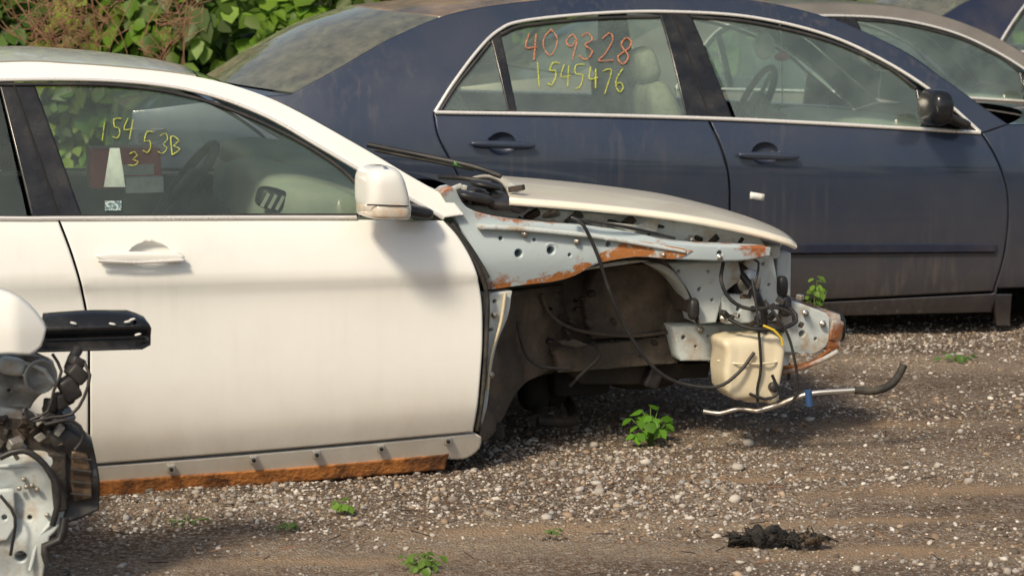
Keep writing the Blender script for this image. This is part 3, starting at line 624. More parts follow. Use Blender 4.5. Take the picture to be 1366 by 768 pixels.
panel(B,"rocker_panel",[[('m',rb[0],rb[1]),(970,408),(1325,391)],[(1325,391),('m',fb[0]+.02,.2)],[('m',fb[0]+.02,sl(1)),('m',rb[0],sl(rb[0]))],[('m',rb[0],sl(rb[0])),('m',rb[0],rb[1])]],M_blue,both=True,gap=.003,off=.004)
panel(B,"inner_shell",[[('m',rb[0],sl(rb[0])),('m',rb[0],.6),('m',-1.2,.9)],[('m',-1.2,.9),('m',1.15,.84)],[('m',1.15,.84),('m',1.15,sl(1))],[('m',1.15,sl(1)),('m',rb[0],sl(rb[0]))]],M_gap,off=.03,both=True,rim=0)
ah=arc(fwx,.32,.37,200,-20)
hoodE=[(1345,166),('m',1.62,.865),('m',2.05,.80),('m',2.35,.72),('m',2.52,.62)]
panel(B,"front_fender",[hoodE,[('m',2.52,.62),('m',2.60,.45),('m',2.55,.25)],[('m',2.55,.25),('m',fwx+.36,.2)],ah[::-1],[('m',fwx-.36,.19),('m',fb[0]+.02,.19)],[('m',fb[0]+.02,.2)]+dfB[::-1],[(1310,178),(1345,166)]],M_blue,both=True,gap=.003)
panel(B,"door_moulding",[[(1040,325),(1328,325)],[(1328,325),(1326,335)],[(1326,335),(1040,337)],[(1040,337),(1040,325)]],M_navy,off=-.018,rim=.02,both=True,gap=0,ring=.003)
panel(B,"door_moulding",[[(700,330),(966,326)],[(966,326),(966,337)],[(966,337),(704,342)],[(704,342),(700,330)]],M_navy,off=-.018,rim=.02,both=True,gap=0,ring=.003)
strip(B,"moulding_lower_line",[(1040,338),(1326,336)],.0045,M_gap,-.002)  # dark line along the moulding's lower edge
panel(B,"mud_flap",[[(1326,392),(1352,392)],[(1352,392),(1350,436)],[(1350,436),(1332,436)],[(1332,436),(1326,392)]],M_blue,off=.01,rim=.03)
strip(B,"rocker_crease",[(970,418),(1325,400)],.004,M_gap,.012)
# glass
panel(B,"front_window_glass",[[(920,21),(1000,28),(1100,51),(1180,87),(1222,116)],[(1222,116),(1229,169)],[(1229,169),(1100,163),(982,157)],[(982,157),(955,90),(920,21)]],M_glassB,off=.006,rim=0,gap=0,both=True)
panel(B,"rear_window_glass",[[(666,46),(700,33),(800,23),(880,21)],[(880,21),(916,154)],[(916,154),(688,150)],[(688,150),(666,46)]],M_glassB,off=.006,rim=0,gap=0,both=True)
panel(B,"quarter_glass",[[(588,147),(610,113),(656,55)],[(656,55),(678,148)],[(678,148),(588,147)]],M_glassB,off=.006,rim=0,gap=0,both=True)
panel(B,"b_pillar_trim",[[(880,18),(921,18)],[(921,18),(978,160)],[(978,160),(915,157)],[(915,157),(880,18)]],M_blkgloss,off=.002,both=True,gap=.001)
panel(B,"window_divider",[[(655,52),(667,42)],[(667,42),(690,151)],[(690,151),(678,150)],[(678,150),(655,52)]],M_blkgloss,off=.003,both=True,gap=0)
panel(B,"sail_trim",[[(1222,116),(1305,175)],[(1305,175),(1229,170)],[(1229,170),(1222,116)]],M_blkgloss,off=.004,both=True,gap=.001)
strip(B,"b_pillar_gap",[(898,20),(946,157)],.003,M_gap,0)
strip(B,"chrome_arch",archB,.0075,M_chrome,-.002,both=True)
strip(B,"chrome_belt",[(580,150),(760,153),(945,158),(1100,165),(1307,177)],.0085,M_chrome,-.006,both=True)
strip(B,"window_seal",[(1222,118),(1180,88),(1100,53),(1000,30),(922,23)],.008,M_blk,.0,both=True)
strip(B,"window_seal",[(880,23),(800,25),(700,35),(667,47)],.008,M_blk,.0,both=True)
strip(B,"window_seal",[(588,147),(610,113),(654,57)],.007,M_blk,.0,both=True)
# roof etc
loft(B,"roof",[ed(B,(588,23),-.30,.035),ed(B,(660,7),-.12,.03),ed(B,(760,-3),0,.025),ed(B,(893,-6),.03,.02),ed(B,(1000,0),.05,.015),ed(B,(1060,12),.04,.008)],mat("weathered_roof_paint",(.09,.085,.09),.5,metal=.3,coat=.3,col2=(.30,.22,.15),nscale=4,lo=.35,hi=.6,rough2=.7),solid=.02)
loft(B,"windshield",[ed(B,(1062,12),.04,.008),ed(B,(1190,60),.03,-.012),ed(B,(1262,107),.04,-.014),ed(B,(1335,160),.06,-.01)],M_glassB,pw=2)
loft(B,"rear_windshield",[ed(B,(392,124),-.30,.03),ed(B,(450,92),-.30,.05),ed(B,(520,52),-.30,.05),ed(B,(587,23),-.30,.035)],M_rearglass)
loft(B,"boot_lid",[ed(B,('m',-2.33,.97),-.06,.01),ed(B,('m',-2.0,1.01),-.2,.02),ed(B,(390,126),-.30,.03)],M_blue)
loft(B,"boot_rear",[(-2.26,.22,.25,-2.40,.25),(-2.34,.2,.6,-2.46,.6),(-2.33,B.Y(-2.33,.97),.97,-2.39,.98)],M_blue)
hs=[B.side(p) for p in hoodE]
loft(B,"hood",[(x,B.Y(x,z)+.004,z,x+.28-.1*i/4*1.0,z+.03-.008*i) for i,(x,z) in enumerate(hs)],M_blue)
loft(B,"front_bumper",[(2.52,B.Y(2.52,.62)+.004,.62,2.70,.6),(2.6,B.Y(2.6,.45),.45,2.84,.45),(2.55,B.Y(2.55,.25),.25,2.78,.22)],M_blue)
mp=np.array(B.at(1248,143,-.11))
sell(B.e,"door_mirror",mp,(.052,.10,.075),M_blkgloss,(.7,.6),(0,0,.1),16); sell(B.e,"mirror_foot",np.array(B.at(1272,160,.0)),(.07,.06,.02),M_blk,(.6,.6),(0,.35,0),12)
for s in (0,1):
    for x,nm in ((rwx,"rear_wheel"),(fwx,"front_wheel")):
        wheel(B,nm,x,(.06 if s==0 else B.W-.06),.31,.32,far=bool(s))
for x in (rwx,fwx):
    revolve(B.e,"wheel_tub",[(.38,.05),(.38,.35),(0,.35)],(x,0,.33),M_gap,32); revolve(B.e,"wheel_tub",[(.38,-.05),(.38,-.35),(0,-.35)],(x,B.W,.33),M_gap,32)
box(B.e,"floor_pan",(0,B.W/2,.24),(4.2,1.5,.06),M_gap,.01)
sell(B.e,"dashboard",(.98,B.W/2,.74),(.3,.74,.13),M_dash,(.45,.3),(0,.1,0))
seat(B,"passenger_seat",.25,.46,.46,M_seatlt,rec=.3); seat(B,"driver_seat",.25,1.32,.46,M_seatlt,rec=.3)
sell(B.e,"rear_bench",(-.6,B.W/2,.46),(.26,.66,.09),M_seatlt); sell(B.e,"rear_backrest",(-.98,B.W/2,.78),(.1,.64,.3),M_seatlt,(.5,.4),(0,-.35,0))
for y in (.5,1.3): sell(B.e,"rear_headrest",(-1.05,y,1.10),(.05,.13,.07),M_seatlt,(.6,.6))
sell(B.e,"parcel_shelf",(-1.4,B.W/2,1.0),(.3,.6,.02),M_trimi)
steering(B,B.at(1005,140,1.3),.19)
b=B.at(1043,76,.9); tube(B.e,"ornament_chain",[B.at(1040,30,.9),B.at(1043,76,.9),B.at(1044,140,.9)],.003,M_paper); sell(B.e,"ornament",b,(.035,.03,.02),M_red,(1,1),n=10); sell(B.e,"ornament_disc",B.at(1020,62,.9),(.05,.006,.06),M_paper,(1,1),n=10)
panel(B,"paper_sticker",[[(1001,256),(1020,259)],[(1020,259),(1019,268)],[(1019,268),(1000,265)],[(1000,265),(1001,256)]],M_paper,off=-.002,rim=.002,gap=0,ring=0)
write(B,"marker_text_orange","409328",698,42,25,34,M_org,.0036,1.2)
write(B,"marker_text_yellow","154S476",712,84,18,30,M_yel,.0032,1)
# ---------------- further sedans standing behind (same body type, other paint)
def clone(name,px,D,yaw,sc,paint,roofp):
    e=bpy.data.objects.new(name,None); link(e); e.location=((px-CX)/F*D,D,0); e.rotation_euler=(0,0,math.radians(yaw)); e.scale=(sc,)*3
    def rec(o,par):
        if any(k in o.name for k in ("marker","sticker","ornament")): return
        c=o.copy(); scene.collection.objects.link(c); c.parent=par; c.name=o.name.split('.')[0]
        if o.type=='MESH' and o.data.materials and o.data.materials[0] and (o.data.materials[0]==M_blue or o.name.startswith("roof")):
            c.material_slots[0].link='OBJECT'; c.material_slots[0].material=paint
        for k in o.children: rec(k,c)
    for o in list(B.e.children): rec(o,e)
clone("parked_sedan",1165,12.75,10,.94,M_silver,None)
clone("parked_sedan",1565,15.4,8,1.04,M_navy,None)

# ================================================================== SECOND WRECK (lower left)
W2=Frame("wrecked_sedan",60,5.65,12,1.7); Efr=W2
def eplate(name,pts,y,m,rim=.03,holes=(),step=.03):
    Yf=y if callable(y) else (lambda x,z:y)
    hs=[circ(Efr.side((a,b),Yf),r*.0017) for a,b,r in holes]
    cs=pts if isinstance(pts[0],list) else [[pts[i],pts[(i+1)%len(pts)]] for i in range(len(pts))]
    return panel(Efr,name,cs,m,yc=Yf,rim=rim,step=step,holes=hs,gap=0)
def ecab(name,pts,r,m=M_blk): tube(Efr.e,name,[Efr.at(*q) for q in pts],r,m)
wing=[(-420,372),(-200,372),(-60,376),(0,388),(28,400),(50,420),(62,438)]
def wy(x,z): 
    zz=max(0,z-.66); return .02+2.2*zz*zz+.5*max(0,x+.08)
eplate("front_wing",[wing,[(62,438),(55,462),(40,473)],[(40,473),(0,472),(-60,490),(-120,560),(-150,680)],[(-150,680),(-420,700)],[(-420,700),(-420,372)]],wy,M_white,rim=.06,step=.015)
eplate("bumper_beam",[[(58,424),(120,420),(172,420)],[(172,420),(194,428),(202,438)],[(202,438),(201,460),(190,466)],[(190,466),(120,468),(48,470)],[(48,470),(58,424)]],lambda x,z:.22+.018*math.cos(z*110),M_blkgloss,rim=.09,step=.008,holes=[(180,430,3)])
for q in [(170,429,.20),(150,432,.20),(184,446,.20),(98,431,.20),(176,426,.20)]:
    sell(Efr.e,"beam_scuff",Efr.at(*q),(.009,.003,.003),M_paper,(1,1),(0,random.uniform(-.3,.3),0),6)
# headlamp remains
M_grey=mat("lamp_shell_grey",(.36,.37,.36),.4,col2=(.16,.14,.12),nscale=12,lo=.48,hi=.7,coat=.3)
eplate("headlamp_back",[[(-30,474),(48,474)],[(48,474),(72,486),(75,510)],[(75,510),(52,528),(40,545)],[(40,545),(-30,548)],[(-30,548),(-30,474)]],lambda x,z:.20+.014*math.sin(z*70)+.01*math.sin(x*60),M_grey,rim=.06,step=.01,holes=[(30,500,5),(12,520,3)])
revolve(Efr.e,"headlamp_bowl",[(.0,.03),(.02,.022),(.036,.0),(.040,-.006),(.043,0)],Efr.at(54,502,.15),M_grey,28,(0,0,.3))
eplate("lamp_housing",[[(-30,540),(30,548)],[(30,548),(30,570),(20,590)],[(20,590),(-30,592)],[(-30,592),(-30,540)]],.17,M_primer2,rim=.05)
sell(Efr.e,"lamp_cap",Efr.at(16,488,.17),(.035,.03,.022),M_primer2,(.7,.7),(0,.2,0)); ecab("lamp_rim",[(-10,482,.17),(30,484,.16),(60,494,.15),(72,512,.15)],.006,M_primer2)
ecab("black_hose",[(104,466,.18),(92,490,.14),(100,510,.13),(94,532,.14),(78,540,.16),(60,548,.18)],.013)
for k,(a,b,y,r) in enumerate([(102,482,.13,.018),(102,498,.12,.026),(92,518,.12,.030),(80,534,.13,.020),(66,540,.15,.016)]):
    sell(Efr.e,"connector_body_%d"%k,Efr.at(a,b,y),(r,.022,r*.7),M_blk,(.35,.35),(0,.5+k*.3,.3),12)
ecab("lamp_wire",[(70,472,.12),(82,495,.1),(72,520,.1),(64,548,.1),(40,560,.1)],.004); ecab("lamp_wire",[(112,482,.12),(120,500,.1),(112,530,.1),(96,552,.1),(70,556,.1),(44,562,.1)],.004)
eplate("bracket_tray",[[(-30,556),(60,563),(96,584)],[(96,584),(95,612)],[(95,612),(-30,600)],[(-30,600),(-30,556)]],.16,M_dark,rim=.10)
eplate("cooler_box",[[(62,575),(90,570),(125,598)],[(125,598),(133,640),(132,680)],[(132,680),(105,692)],[(105,692),(84,690),(80,620),(62,575)]],lambda x,z:.14+.008*math.sin(z*60),M_blk,rim=.16,step=.015)
eplate("cooler_face",[[(96,602),(116,606)],[(116,606),(122,630),(122,664)],[(122,664),(99,668)],[(99,668),(94,640),(96,602)]],.13,mat("brown_lens",(.045,.03,.02),.35,col2=(.16,.11,.07),nscale=18),rim=.02)
for k in range(4): ecab("cooler_fin",[(94,610+k*16,.12),(122,613+k*16,.12)],.003)
eplate("cooler_clip",[(64,604),(88,606),(90,680),(72,684)],.12,M_dark,rim=.03)
eplate("radiator_support",[[(-120,606),(0,608),(60,606),(84,628)],[(84,628),(90,660),(80,700),(66,715)],[(66,715),(58,765),(52,800)],[(52,800),(0,840),(-120,840)],[(-120,840),(-120,606)]],lambda x,z:.13+.010*math.sin(z*32)+.004*math.sin(x*50),M_primer2,rim=.10,step=.012,holes=[(28,742,9),(40,690,3.5)])
ecab("support_rib",[(-20,622,.122),(50,622,.122),(74,640,.122),(74,690,.122),(54,712,.122),(40,760,.122)],.005,M_primer2)
eplate("support_bracket",[(-10,655),(18,652),(22,700),(10,720),(-10,724)],.11,M_primer2,rim=.02,holes=[(6,690,4)])
ecab("wire",[(0,610,.09),(30,600,.08),(60,620,.08),(78,660,.08),(70,700,.09)],.008); ecab("wire",[(60,566,.1),(95,560,.1),(112,580,.1),(100,600,.1)],.005)
ecab("wire",[(0,660,.09),(20,690,.08),(14,740,.09)],.004); ecab("wire",[(86,690,.1),(80,720,.09),(60,728,.09),(64,750,.09)],.011)
for i in range(46):
    p=Efr.at(random.uniform(-30,92),random.uniform(548,608),random.uniform(.12,.24))
    box(Efr.e,"clutter_%d"%i,p,(random.uniform(.012,.04),random.uniform(.02,.05),random.uniform(.006,.022)),random.choice([M_blk,M_dark,M_dark,M_alu,M_blk,M_grey]),.003,(random.uniform(-1,1),random.uniform(-1,1),random.uniform(-1,1)))
for i in range(6):
    sell(Efr.e,"bolt",Efr.at(random.uniform(0,70),random.uniform(625,730),.12),(.006,.006,.006),M_alu,(.6,.6),n=5)
p=Efr.at(-20,600,.35); box(Efr.e,"engine_mass",(p.x-.22,.85,p.z-.02),(.45,.9,.34),M_dark,.03)
p=Efr.at(-230,690,.1); revolve(Efr.e,"front_tyre",[(.2,0),(.22,-.012),(.28,-.02),(.31,.01),(.31,.18),(.2,.19)],(p.x,.06,.31),M_rubber,40); disc(Efr.e,"front_rim",(p.x,.08,.31),.2,.03,M_alu)
# ================================================================== GROUND
def vnoise(X,Y,s,seed):
    r=np.random.default_rng(seed); n=256; g=r.random((n,n))
    x=X*s; y=Y*s; xi=np.floor(x).astype(int); yi=np.floor(y).astype(int); fx=x-xi; fy=y-yi
    fx=fx*fx*(3-2*fx); fy=fy*fy*(3-2*fy); a=g[xi%n,yi%n]; b=g[(xi+1)%n,yi%n]; c=g[xi%n,(yi+1)%n]; d=g[(xi+1)%n,(yi+1)%n]
    return (a*(1-fx)+b*fx)*(1-fy)+(c*(1-fx)+d*fx)*fy-.5
PATCH=[(1200,728,.36,.11),(1130,690,.50,.05),(1290,650,.45,.09),(700,700,.34,.06),(1000,636,.35,.05),(420,745,.3,.05),(1120,570,.4,.08)]
def patch(X,Y):
    r=0*X
    for a,b,w,h in PATCH:
        sx,sy=ground_pt(a,b); wob=.35*vnoise(X,Y,6,77)+.25*vnoise(X,Y,19,78); r=np.maximum(r,np.exp(-((((X-sx)/w)**2+((Y-sy-.12*(X-sx))/h)**2+wob)*1.3)))
    return np.clip(r,0,1)
def gz(X,Y):
    z=.035*vnoise(X*.6,Y*1.4,1,1)+.018*vnoise(X,Y,5,2)+.010*vnoise(X,Y,17,3)+.006*vnoise(X,Y,45,4)
    d=patch(X,Y)
    return z*(1-.7*d)-.010*d
xs=np.concatenate([[-900,-300,-100,-50,-25,-12,-8,-6],np.arange(-4,4.4,.022),[5,6,8,12,25,50,100,300,900]])
ys=np.concatenate([[-900,-300,-100,-40,-15,-6,-2,0,2,3,4,4.6],np.arange(5.0,11.4,.022),[12,13,14,16,20,25,40,80,200,600,1200]])
X,Y=np.meshgrid(xs,ys); Z=gz(X,Y); Z=np.where((abs(X)>10)|(Y<3)|(Y>18),0,Z)
nx,ny=len(xs),len(ys); co=np.stack([X.ravel(),Y.ravel(),Z.ravel()],1).astype(np.float32)
i=np.arange(ny-1)[:,None]*nx+np.arange(nx-1)[None,:]; q=np.stack([i,i+1,i+nx+1,i+nx],-1).reshape(-1,4)
def npmesh(name,co,faces,m,smooth=False,col=None):
    k=faces.shape[1]; me=bpy.data.meshes.new(name); me.vertices.add(len(co)); me.vertices.foreach_set("co",co.astype(np.float32).ravel())
    me.loops.add(faces.size); me.loops.foreach_set("vertex_index",faces.astype(np.int32).ravel())
    me.polygons.add(len(faces)); me.polygons.foreach_set("loop_start",(np.arange(len(faces))*k).astype(np.int32)); me.polygons.foreach_set("loop_total",np.full(len(faces),k,np.int32))
    if smooth: me.polygons.foreach_set("use_smooth",np.ones(len(faces),bool))
    me.update(calc_edges=True); me.materials.append(m)
    if col is not None:
        a=me.color_attributes.new("Col",'FLOAT_COLOR','POINT'); a.data.foreach_set("color",np.concatenate([col,np.ones((len(col),1))],1).astype(np.float32).ravel())
    return link(bpy.data.objects.new(name,me))
def groundmat():
    m,nt,out=newmat("gravel_dirt"); L=nt.links.new
    p=N(nt,"ShaderNodeBsdfPrincipled"); p.inputs["Roughness"].default_value=.95; p.inputs["Specular IOR Level"].default_value=.2; L(p.outputs[0],out.inputs[0])
    tc=N(nt,"ShaderNodeTexCoord")
    def noise(sc,det=8,r=.6,vec=None):
        n=N(nt,"ShaderNodeTexNoise"); n.inputs["Scale"].default_value=sc; n.inputs["Detail"].default_value=det; n.inputs["Roughness"].default_value=r
        L(vec or tc.outputs["Object"],n.inputs["Vector"]); return n.outputs["Fac"]
    mp=N(nt,"ShaderNodeMapping"); mp.inputs["Scale"].default_value=(.35,1.3,1); mp.inputs["Rotation"].default_value=(0,0,-.25); L(tc.outputs["Object"],mp.inputs[0])
    r1=N(nt,"ShaderNodeValToRGB"); L(noise(1.6,6,.6,mp.outputs[0]),r1.inputs[0])
    e=r1.color_ramp.elements; e[0].position=.34; e[0].color=(.095,.064,.045,1); e[1].position=.68; e[1].color=(.32,.25,.18,1)
    x=e.new(.5); x.color=(.185,.135,.098,1)
    r2=N(nt,"ShaderNodeValToRGB"); L(noise(70,5,.7),r2.inputs[0]); e=r2.color_ramp.elements; e[0].position=.35; e[0].color=(.45,.43,.42,1); e[1].position=.65; e[1].color=(1.4,1.4,1.4,1)
    mx=N(nt,"ShaderNodeMix",data_type='RGBA',blend_type='MULTIPLY'); mx.inputs[0].default_value=.8; L(r1.outputs[0],mx.inputs[6]); L(r2.outputs[0],mx.inputs[7])
    vo=N(nt,"ShaderNodeTexVoronoi"); vo.inputs["Scale"].default_value=120; L(tc.outputs["Object"],vo.inputs["Vector"])
    sv=N(nt,"ShaderNodeSeparateColor"); L(vo.outputs["Color"],sv.inputs[0])
    mr=N(nt,"ShaderNodeMapRange"); mr.inputs[1].default_value=.55; mr.inputs[2].default_value=1.0; mr.inputs[4].default_value=.8; L(sv.outputs[0],mr.inputs[0])
    mx2=N(nt,"ShaderNodeMix",data_type='RGBA'); L(mr.outputs[0],mx2.inputs[0]); L(mx.outputs[2],mx2.inputs[6]); mx2.inputs[7].default_value=(.38,.35,.31,1)
    at=N(nt,"ShaderNodeAttribute"); at.attribute_name="Col"; sp=N(nt,"ShaderNodeSeparateColor"); L(at.outputs["Color"],sp.inputs[0])
    mx3=N(nt,"ShaderNodeMix",data_type='RGBA'); pm=N(nt,"ShaderNodeMath",operation='MULTIPLY'); pm.inputs[1].default_value=.85; L(sp.outputs[0],pm.inputs[0]); L(pm.outputs[0],mx3.inputs[0]); L(mx2.outputs[2],mx3.inputs[6]); mx3.inputs[7].default_value=(.36,.255,.165,1)
    L(mx3.outputs[2],p.inputs["Base Color"])
    b=N(nt,"ShaderNodeBump"); b.inputs["Strength"].default_value=.9; b.inputs["Distance"].default_value=.010
    ad=N(nt,"ShaderNodeMath",operation='ADD'); L(noise(60,8,.75),ad.inputs[0]); L(vo.outputs["Distance"],ad.inputs[1]); L(ad.outputs[0],b.inputs["Height"]); L(b.outputs[0],p.inputs["Normal"])
    return m
npmesh("ground",co,q,groundmat(),True,np.repeat(patch(X,Y).ravel()[:,None],3,1))
# pebbles
t=(1+5**.5)/2
ico=np.array([(-1,t,0),(1,t,0),(-1,-t,0),(1,-t,0),(0,-1,t),(0,1,t),(0,-1,-t),(0,1,-t),(t,0,-1),(t,0,1),(-t,0,-1),(-t,0,1)])/math.sqrt(1+t*t)
icf=np.array([(0,11,5),(0,5,1),(0,1,7),(0,7,10),(0,10,11),(1,5,9),(5,11,4),(11,10,2),(10,7,6),(7,1,8),(3,9,4),(3,4,2),(3,2,6),(3,6,8),(3,8,9),(4,9,5),(2,4,11),(6,2,10),(8,6,7),(9,8,1)])
n=110000
py=5.3+ (rng.random(n)**1.15)*5.3; px=(rng.random(n)*2-1)*(py*.245+.25)+.0
dens=vnoise(px*.5,py*1.6,1.2,9)+.35*vnoise(px,py,4,10)
pat=patch(px,py)
keep=(rng.random(n)<.55+dens*1.4)&(rng.random(n)>pat*.97); px=px[keep]; py=py[keep]; n=len(px)
s=np.clip(np.exp(rng.normal(-5.5,.48,n)),.0018,.018)*(1+.25*(vnoise(px,py,2,12)))
big=rng.random(n)<.006; s=np.where(big,s*2.3,s)
sc=s[:,None]*np.stack([rng.uniform(.8,1.35,n),rng.uniform(.7,1.1,n),rng.uniform(.45,.8,n)],1)
V=ico[None]*rng.uniform(.72,1.22,(n,12,1))*sc[:,None,:]
a=rng.random(n)*6.283; tl=rng.normal(0,.35,n)
y2=V[:,:,1]*np.cos(tl)[:,None]-V[:,:,2]*np.sin(tl)[:,None]; z2=V[:,:,1]*np.sin(tl)[:,None]+V[:,:,2]*np.cos(tl)[:,None]
x3=V[:,:,0]*np.cos(a)[:,None]-y2*np.sin(a)[:,None]; y3=V[:,:,0]*np.sin(a)[:,None]+y2*np.cos(a)[:,None]
co=np.stack([x3+px[:,None],y3+py[:,None],z2+(gz(px,py)+s*.2)[:,None]],-1).reshape(-1,3)
fc=(icf[None]+12*np.arange(n)[:,None,None]).reshape(-1,3)
pal=np.array([(.36,.33,.30),(.46,.43,.39),(.23,.20,.175),(.27,.20,.145),(.60,.57,.53),(.12,.10,.085),(.35,.27,.20),(.32,.31,.30)])
ci=rng.choice(8,n,p=[.19,.15,.18,.16,.06,.11,.1,.05]); cc=pal[ci]*rng.uniform(.75,1.2,(n,1))
npmesh("gravel",co,fc,attrmat("gravel_stone",.85),False,np.repeat(cc,12,0))
# ================================================================== FOLIAGE
def leaves(name,P,Nrm,size,cols,m):
    n=len(P); prof=np.array([(0,0,0),(-.42,.25,.10),(-.36,.62,.08),(0,1.05,-.06),(.36,.62,.08),(.42,.25,.10),(0,.5,-.02)])
    f0=np.array([(0,6,1),(1,6,2),(2,6,3),(3,6,4),(4,6,5),(5,6,0)])
    Nn=Nrm/np.linalg.norm(Nrm,axis=1)[:,None]; up=np.array([0,0,-1.0])+rng.normal(0,.55,(n,3)); T=up-(up*Nn).sum(1)[:,None]*Nn; T/=np.linalg.norm(T,axis=1)[:,None]; S=np.cross(T,Nn)
    pr=prof[None]*size[:,None,None]*np.stack([rng.uniform(.7,1.15,n),np.ones(n),rng.uniform(-1,1.8,n)],1)[:,None,:]
    co=P[:,None]+pr[:,:,0:1]*S[:,None]+pr[:,:,1:2]*T[:,None]+pr[:,:,2:3]*Nn[:,None]
    return npmesh(name,co.reshape(-1,3),(f0[None]+7*np.arange(n)[:,None,None]).reshape(-1,3),m,False,np.repeat(cols,7,0))
M_leaf=attrmat("leaf",.42,.45,spec=.4)
def hedge(name,x0,x1,y0,h,ncl,nl,ls=(.05,.11)):
    P=[];Nn=[];S=[];C=[]
    for k in range(ncl):
        cx=rng.uniform(x0,x1); dep=rng.random()**1.5; cz=rng.uniform(.1,h*(.82+.25*math.sin(cx*1.7+k%3))); cy=y0+dep*1.3+.25*max(0,cz-.8)
        r=rng.uniform(.18,.42); base=np.array(random.choice([(.09,.19,.02),(.14,.26,.03),(.05,.115,.02),(.20,.29,.04),(.065,.14,.03),(.11,.23,.025)]))
        m=int(nl/ncl); d=rng.normal(0,1,(m,3)); d/=np.linalg.norm(d,axis=1)[:,None]; d[:,1]=-abs(d[:,1])*.9+.15*d[:,1]
        rr=r*rng.uniform(.65,1.08,(m,1)); P.append(np.array([cx,cy,cz])+d*rr*np.array([1.15,1,.9])); Nn.append(d+np.array([0,-.5,.7])+rng.normal(0,.35,(m,3)))
        S.append(rng.uniform(*ls,m)); C.append(base[None]*rng.uniform(.5,1.6,(m,1))*np.array([1,1,1])+np.array([.03,.015,0])*rng.random((m,1)))
    return leaves(name,np.concatenate(P),np.concatenate(Nn),np.concatenate(S),np.clip(np.concatenate(C),0,1),M_leaf)
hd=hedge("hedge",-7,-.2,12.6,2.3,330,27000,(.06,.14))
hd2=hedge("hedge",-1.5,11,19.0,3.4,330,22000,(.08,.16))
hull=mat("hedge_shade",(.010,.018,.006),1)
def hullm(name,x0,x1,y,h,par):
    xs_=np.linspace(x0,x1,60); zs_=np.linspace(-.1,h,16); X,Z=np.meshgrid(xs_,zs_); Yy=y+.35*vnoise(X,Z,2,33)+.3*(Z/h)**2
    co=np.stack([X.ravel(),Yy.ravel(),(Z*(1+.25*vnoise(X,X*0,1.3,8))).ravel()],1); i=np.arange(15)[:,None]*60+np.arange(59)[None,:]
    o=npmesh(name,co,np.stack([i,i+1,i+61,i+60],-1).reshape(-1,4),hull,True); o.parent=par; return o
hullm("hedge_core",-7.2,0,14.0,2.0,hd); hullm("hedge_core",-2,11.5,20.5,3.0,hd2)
tr=hedge("unseen_reflection_trees",-40,40,-34,7,260,9000,(.5,1.0))  # unseen trees added behind the camera to darken reflections in the car sides
# dry stalks
e=bpy.data.objects.new("dry_weeds",None); link(e); M_dry=mat("dry_stem",(.26,.13,.08),.9,col2=(.36,.25,.14),nscale=20)
for i in range(26):
    px=random.choice([random.gauss(85,22),random.gauss(85,22),random.gauss(215,20)]); x=(px-CX)/F*12.1; z0=.9; top=random.uniform(1.2,1.6); y=12.1+random.uniform(-.1,.3); dx=random.gauss(0,.20)
    pts=[(x,y+.1,z0),(x+dx*.2+random.gauss(0,.04),y,z0+(top-z0)*.5),(x+dx,y+random.gauss(0,.05),top)]
    tube(e,"stem",pts,.0024,M_dry,res=1,sp=.1)
    for k in range(11):
        u=random.uniform(.35,1); bx=x+dx*u*u; bz=z0+(top-z0)*u; s_=random.choice([-1,1])
        tube(e,"twig",[(bx,y,bz),(bx+s_*random.uniform(.02,.09),y-.02+random.gauss(0,.03),bz+random.uniform(-.01,.07)),(bx+s_*random.uniform(.05,.13),y-.03,bz+random.uniform(.02,.12))],.0020,M_dry,res=0,sp=.05)
# weeds on the gravel
def weed(px,py,nl,ls,h,spread,col=(.10,.24,.03)):
    gx,gy=ground_pt(px,py); e=bpy.data.objects.new("weed_plant",None); link(e); e.location=(gx,gy,0)
    P=[];Nn=[]
    for k in range(nl):
        a=random.uniform(0,6.283); r=spread*random.random()**.6; z=h*random.uniform(.35,1)*(1-.3*r/spread)
        P.append((r*math.cos(a),r*math.sin(a),z)); Nn.append((math.cos(a)*.5,math.sin(a)*.5-.5,.9))
        tube(e,"stalk",[(0,0,0),(r*.4*math.cos(a),r*.4*math.sin(a),z*.6),P[-1]],.0016,M_stalk,res=0,sp=.03)
    P=np.array(P);n=len(P); c=np.array(col)[None]*rng.uniform(.7,1.3,(n,1))
    o=leaves("leaves",P,np.array(Nn),rng.uniform(ls*.7,ls*1.15,n),c,M_leaf); o.parent=e
M_stalk=mat("weed_stalk",(.12,.2,.05),.7)
weed(868,594,40,.042,.14,.07,(.13,.32,.03)); weed(460,684,10,.026,.055,.03,(.16,.30,.04)); weed(562,762,30,.024,.06,.05,(.15,.27,.04))
weed(1274,482,12,.03,.04,.06,(.10,.2,.04)); weed(385,702,8,.018,.02,.05,(.09,.16,.04)); weed(735,712,8,.016,.02,.03,(.12,.2,.05)); weed(250,696,8,.016,.02,.07,(.09,.14,.05))
weed(1088,462,26,.04,.32,.05,(.16,.30,.04))
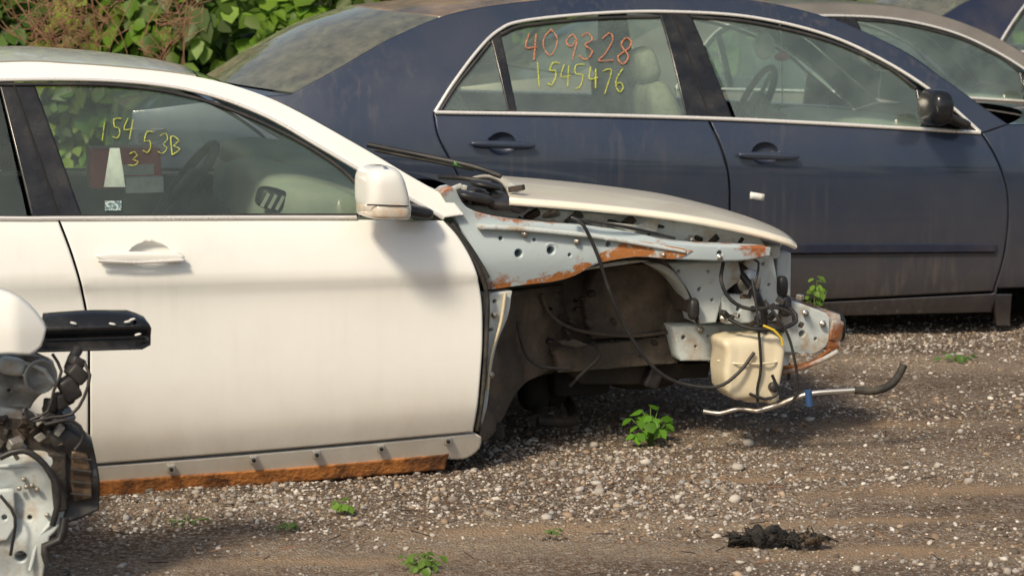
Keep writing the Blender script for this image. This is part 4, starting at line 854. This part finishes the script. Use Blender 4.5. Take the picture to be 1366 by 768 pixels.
# charred debris
gx,gy=ground_pt(1040,722); e=bpy.data.objects.new("charred_debris",None); link(e); e.location=(gx,gy,0)
M_char2=mat("charred_brown",(.05,.035,.025),.9,col2=(.12,.09,.06),nscale=30,bump=1,bscale=120)
for i in range(70):
    u=random.uniform(-1,1); hh=(1.5 if -.6<u<.05 else .6); sell(e,"lump",(u*.125,random.gauss(0,.014),.006+.022*hh*(1-abs(u))*random.random()),(random.uniform(.012,.034),random.uniform(.008,.02),random.uniform(.005,.015)*hh),(M_char2 if u>.35 and random.random()<.6 else M_char),(1,1),(random.uniform(-1,1),random.uniform(-1,1),random.uniform(-2,2)),6)
for i in range(34):
    u=random.uniform(-.13,.10); tube(e,"fibre",[(u,random.gauss(0,.02),.01),(u+random.gauss(0,.02),random.gauss(0,.03),random.uniform(.012,.035)),(u+random.gauss(0,.04),random.gauss(0,.04),random.uniform(.0,.02))],.0018,M_char,res=0,sp=.02)
# litter twigs
e=bpy.data.objects.new("twigs",None); link(e)
for i in range(130):
    gx,gy=ground_pt(random.uniform(120,1360),random.uniform(540,760)); a=random.uniform(0,6.3); l=random.uniform(.015,.06)
    tube(e,"twig",[(gx,gy,.012),(gx+l*math.cos(a),gy+l*math.sin(a),.02+random.uniform(-.006,.012))],.0014,random.choice([M_dry,M_char]),res=0,sp=.1)
# ================================================================== LIGHT
w=bpy.data.worlds.new("World"); scene.world=w; w.use_nodes=True; nt=w.node_tree; bg=nt.nodes["Background"]
sky=nt.nodes.new("ShaderNodeTexSky"); sky.sky_type='NISHITA'; sky.sun_disc=False
el=math.radians(44); az=math.radians(208)
sky.sun_elevation=el; sky.sun_rotation=az; sky.dust_density=3.0; sky.air_density=1.0; sky.ozone_density=.8
mx=nt.nodes.new("ShaderNodeMix"); mx.data_type='RGBA'; mx.blend_type='MULTIPLY'; mx.inputs[0].default_value=1; mx.inputs[7].default_value=(1.0,.95,.86,1)
nt.links.new(sky.outputs[0],mx.inputs[6]); nt.links.new(mx.outputs[2],bg.inputs[0]); bg.inputs[1].default_value=.13
S=Vector((math.sin(az)*math.cos(el),math.cos(az)*math.cos(el),math.sin(el)))
sl_=bpy.data.lights.new("sun",'SUN'); sl_.energy=3.3; sl_.angle=math.radians(9); sl_.color=(1,.86,.65)
so=bpy.data.objects.new("sun",sl_); link(so); so.rotation_euler=S.to_track_quat('Z','Y').to_euler()
scene.view_settings.view_transform='Standard'; scene.view_settings.look='None'; scene.view_settings.exposure=0
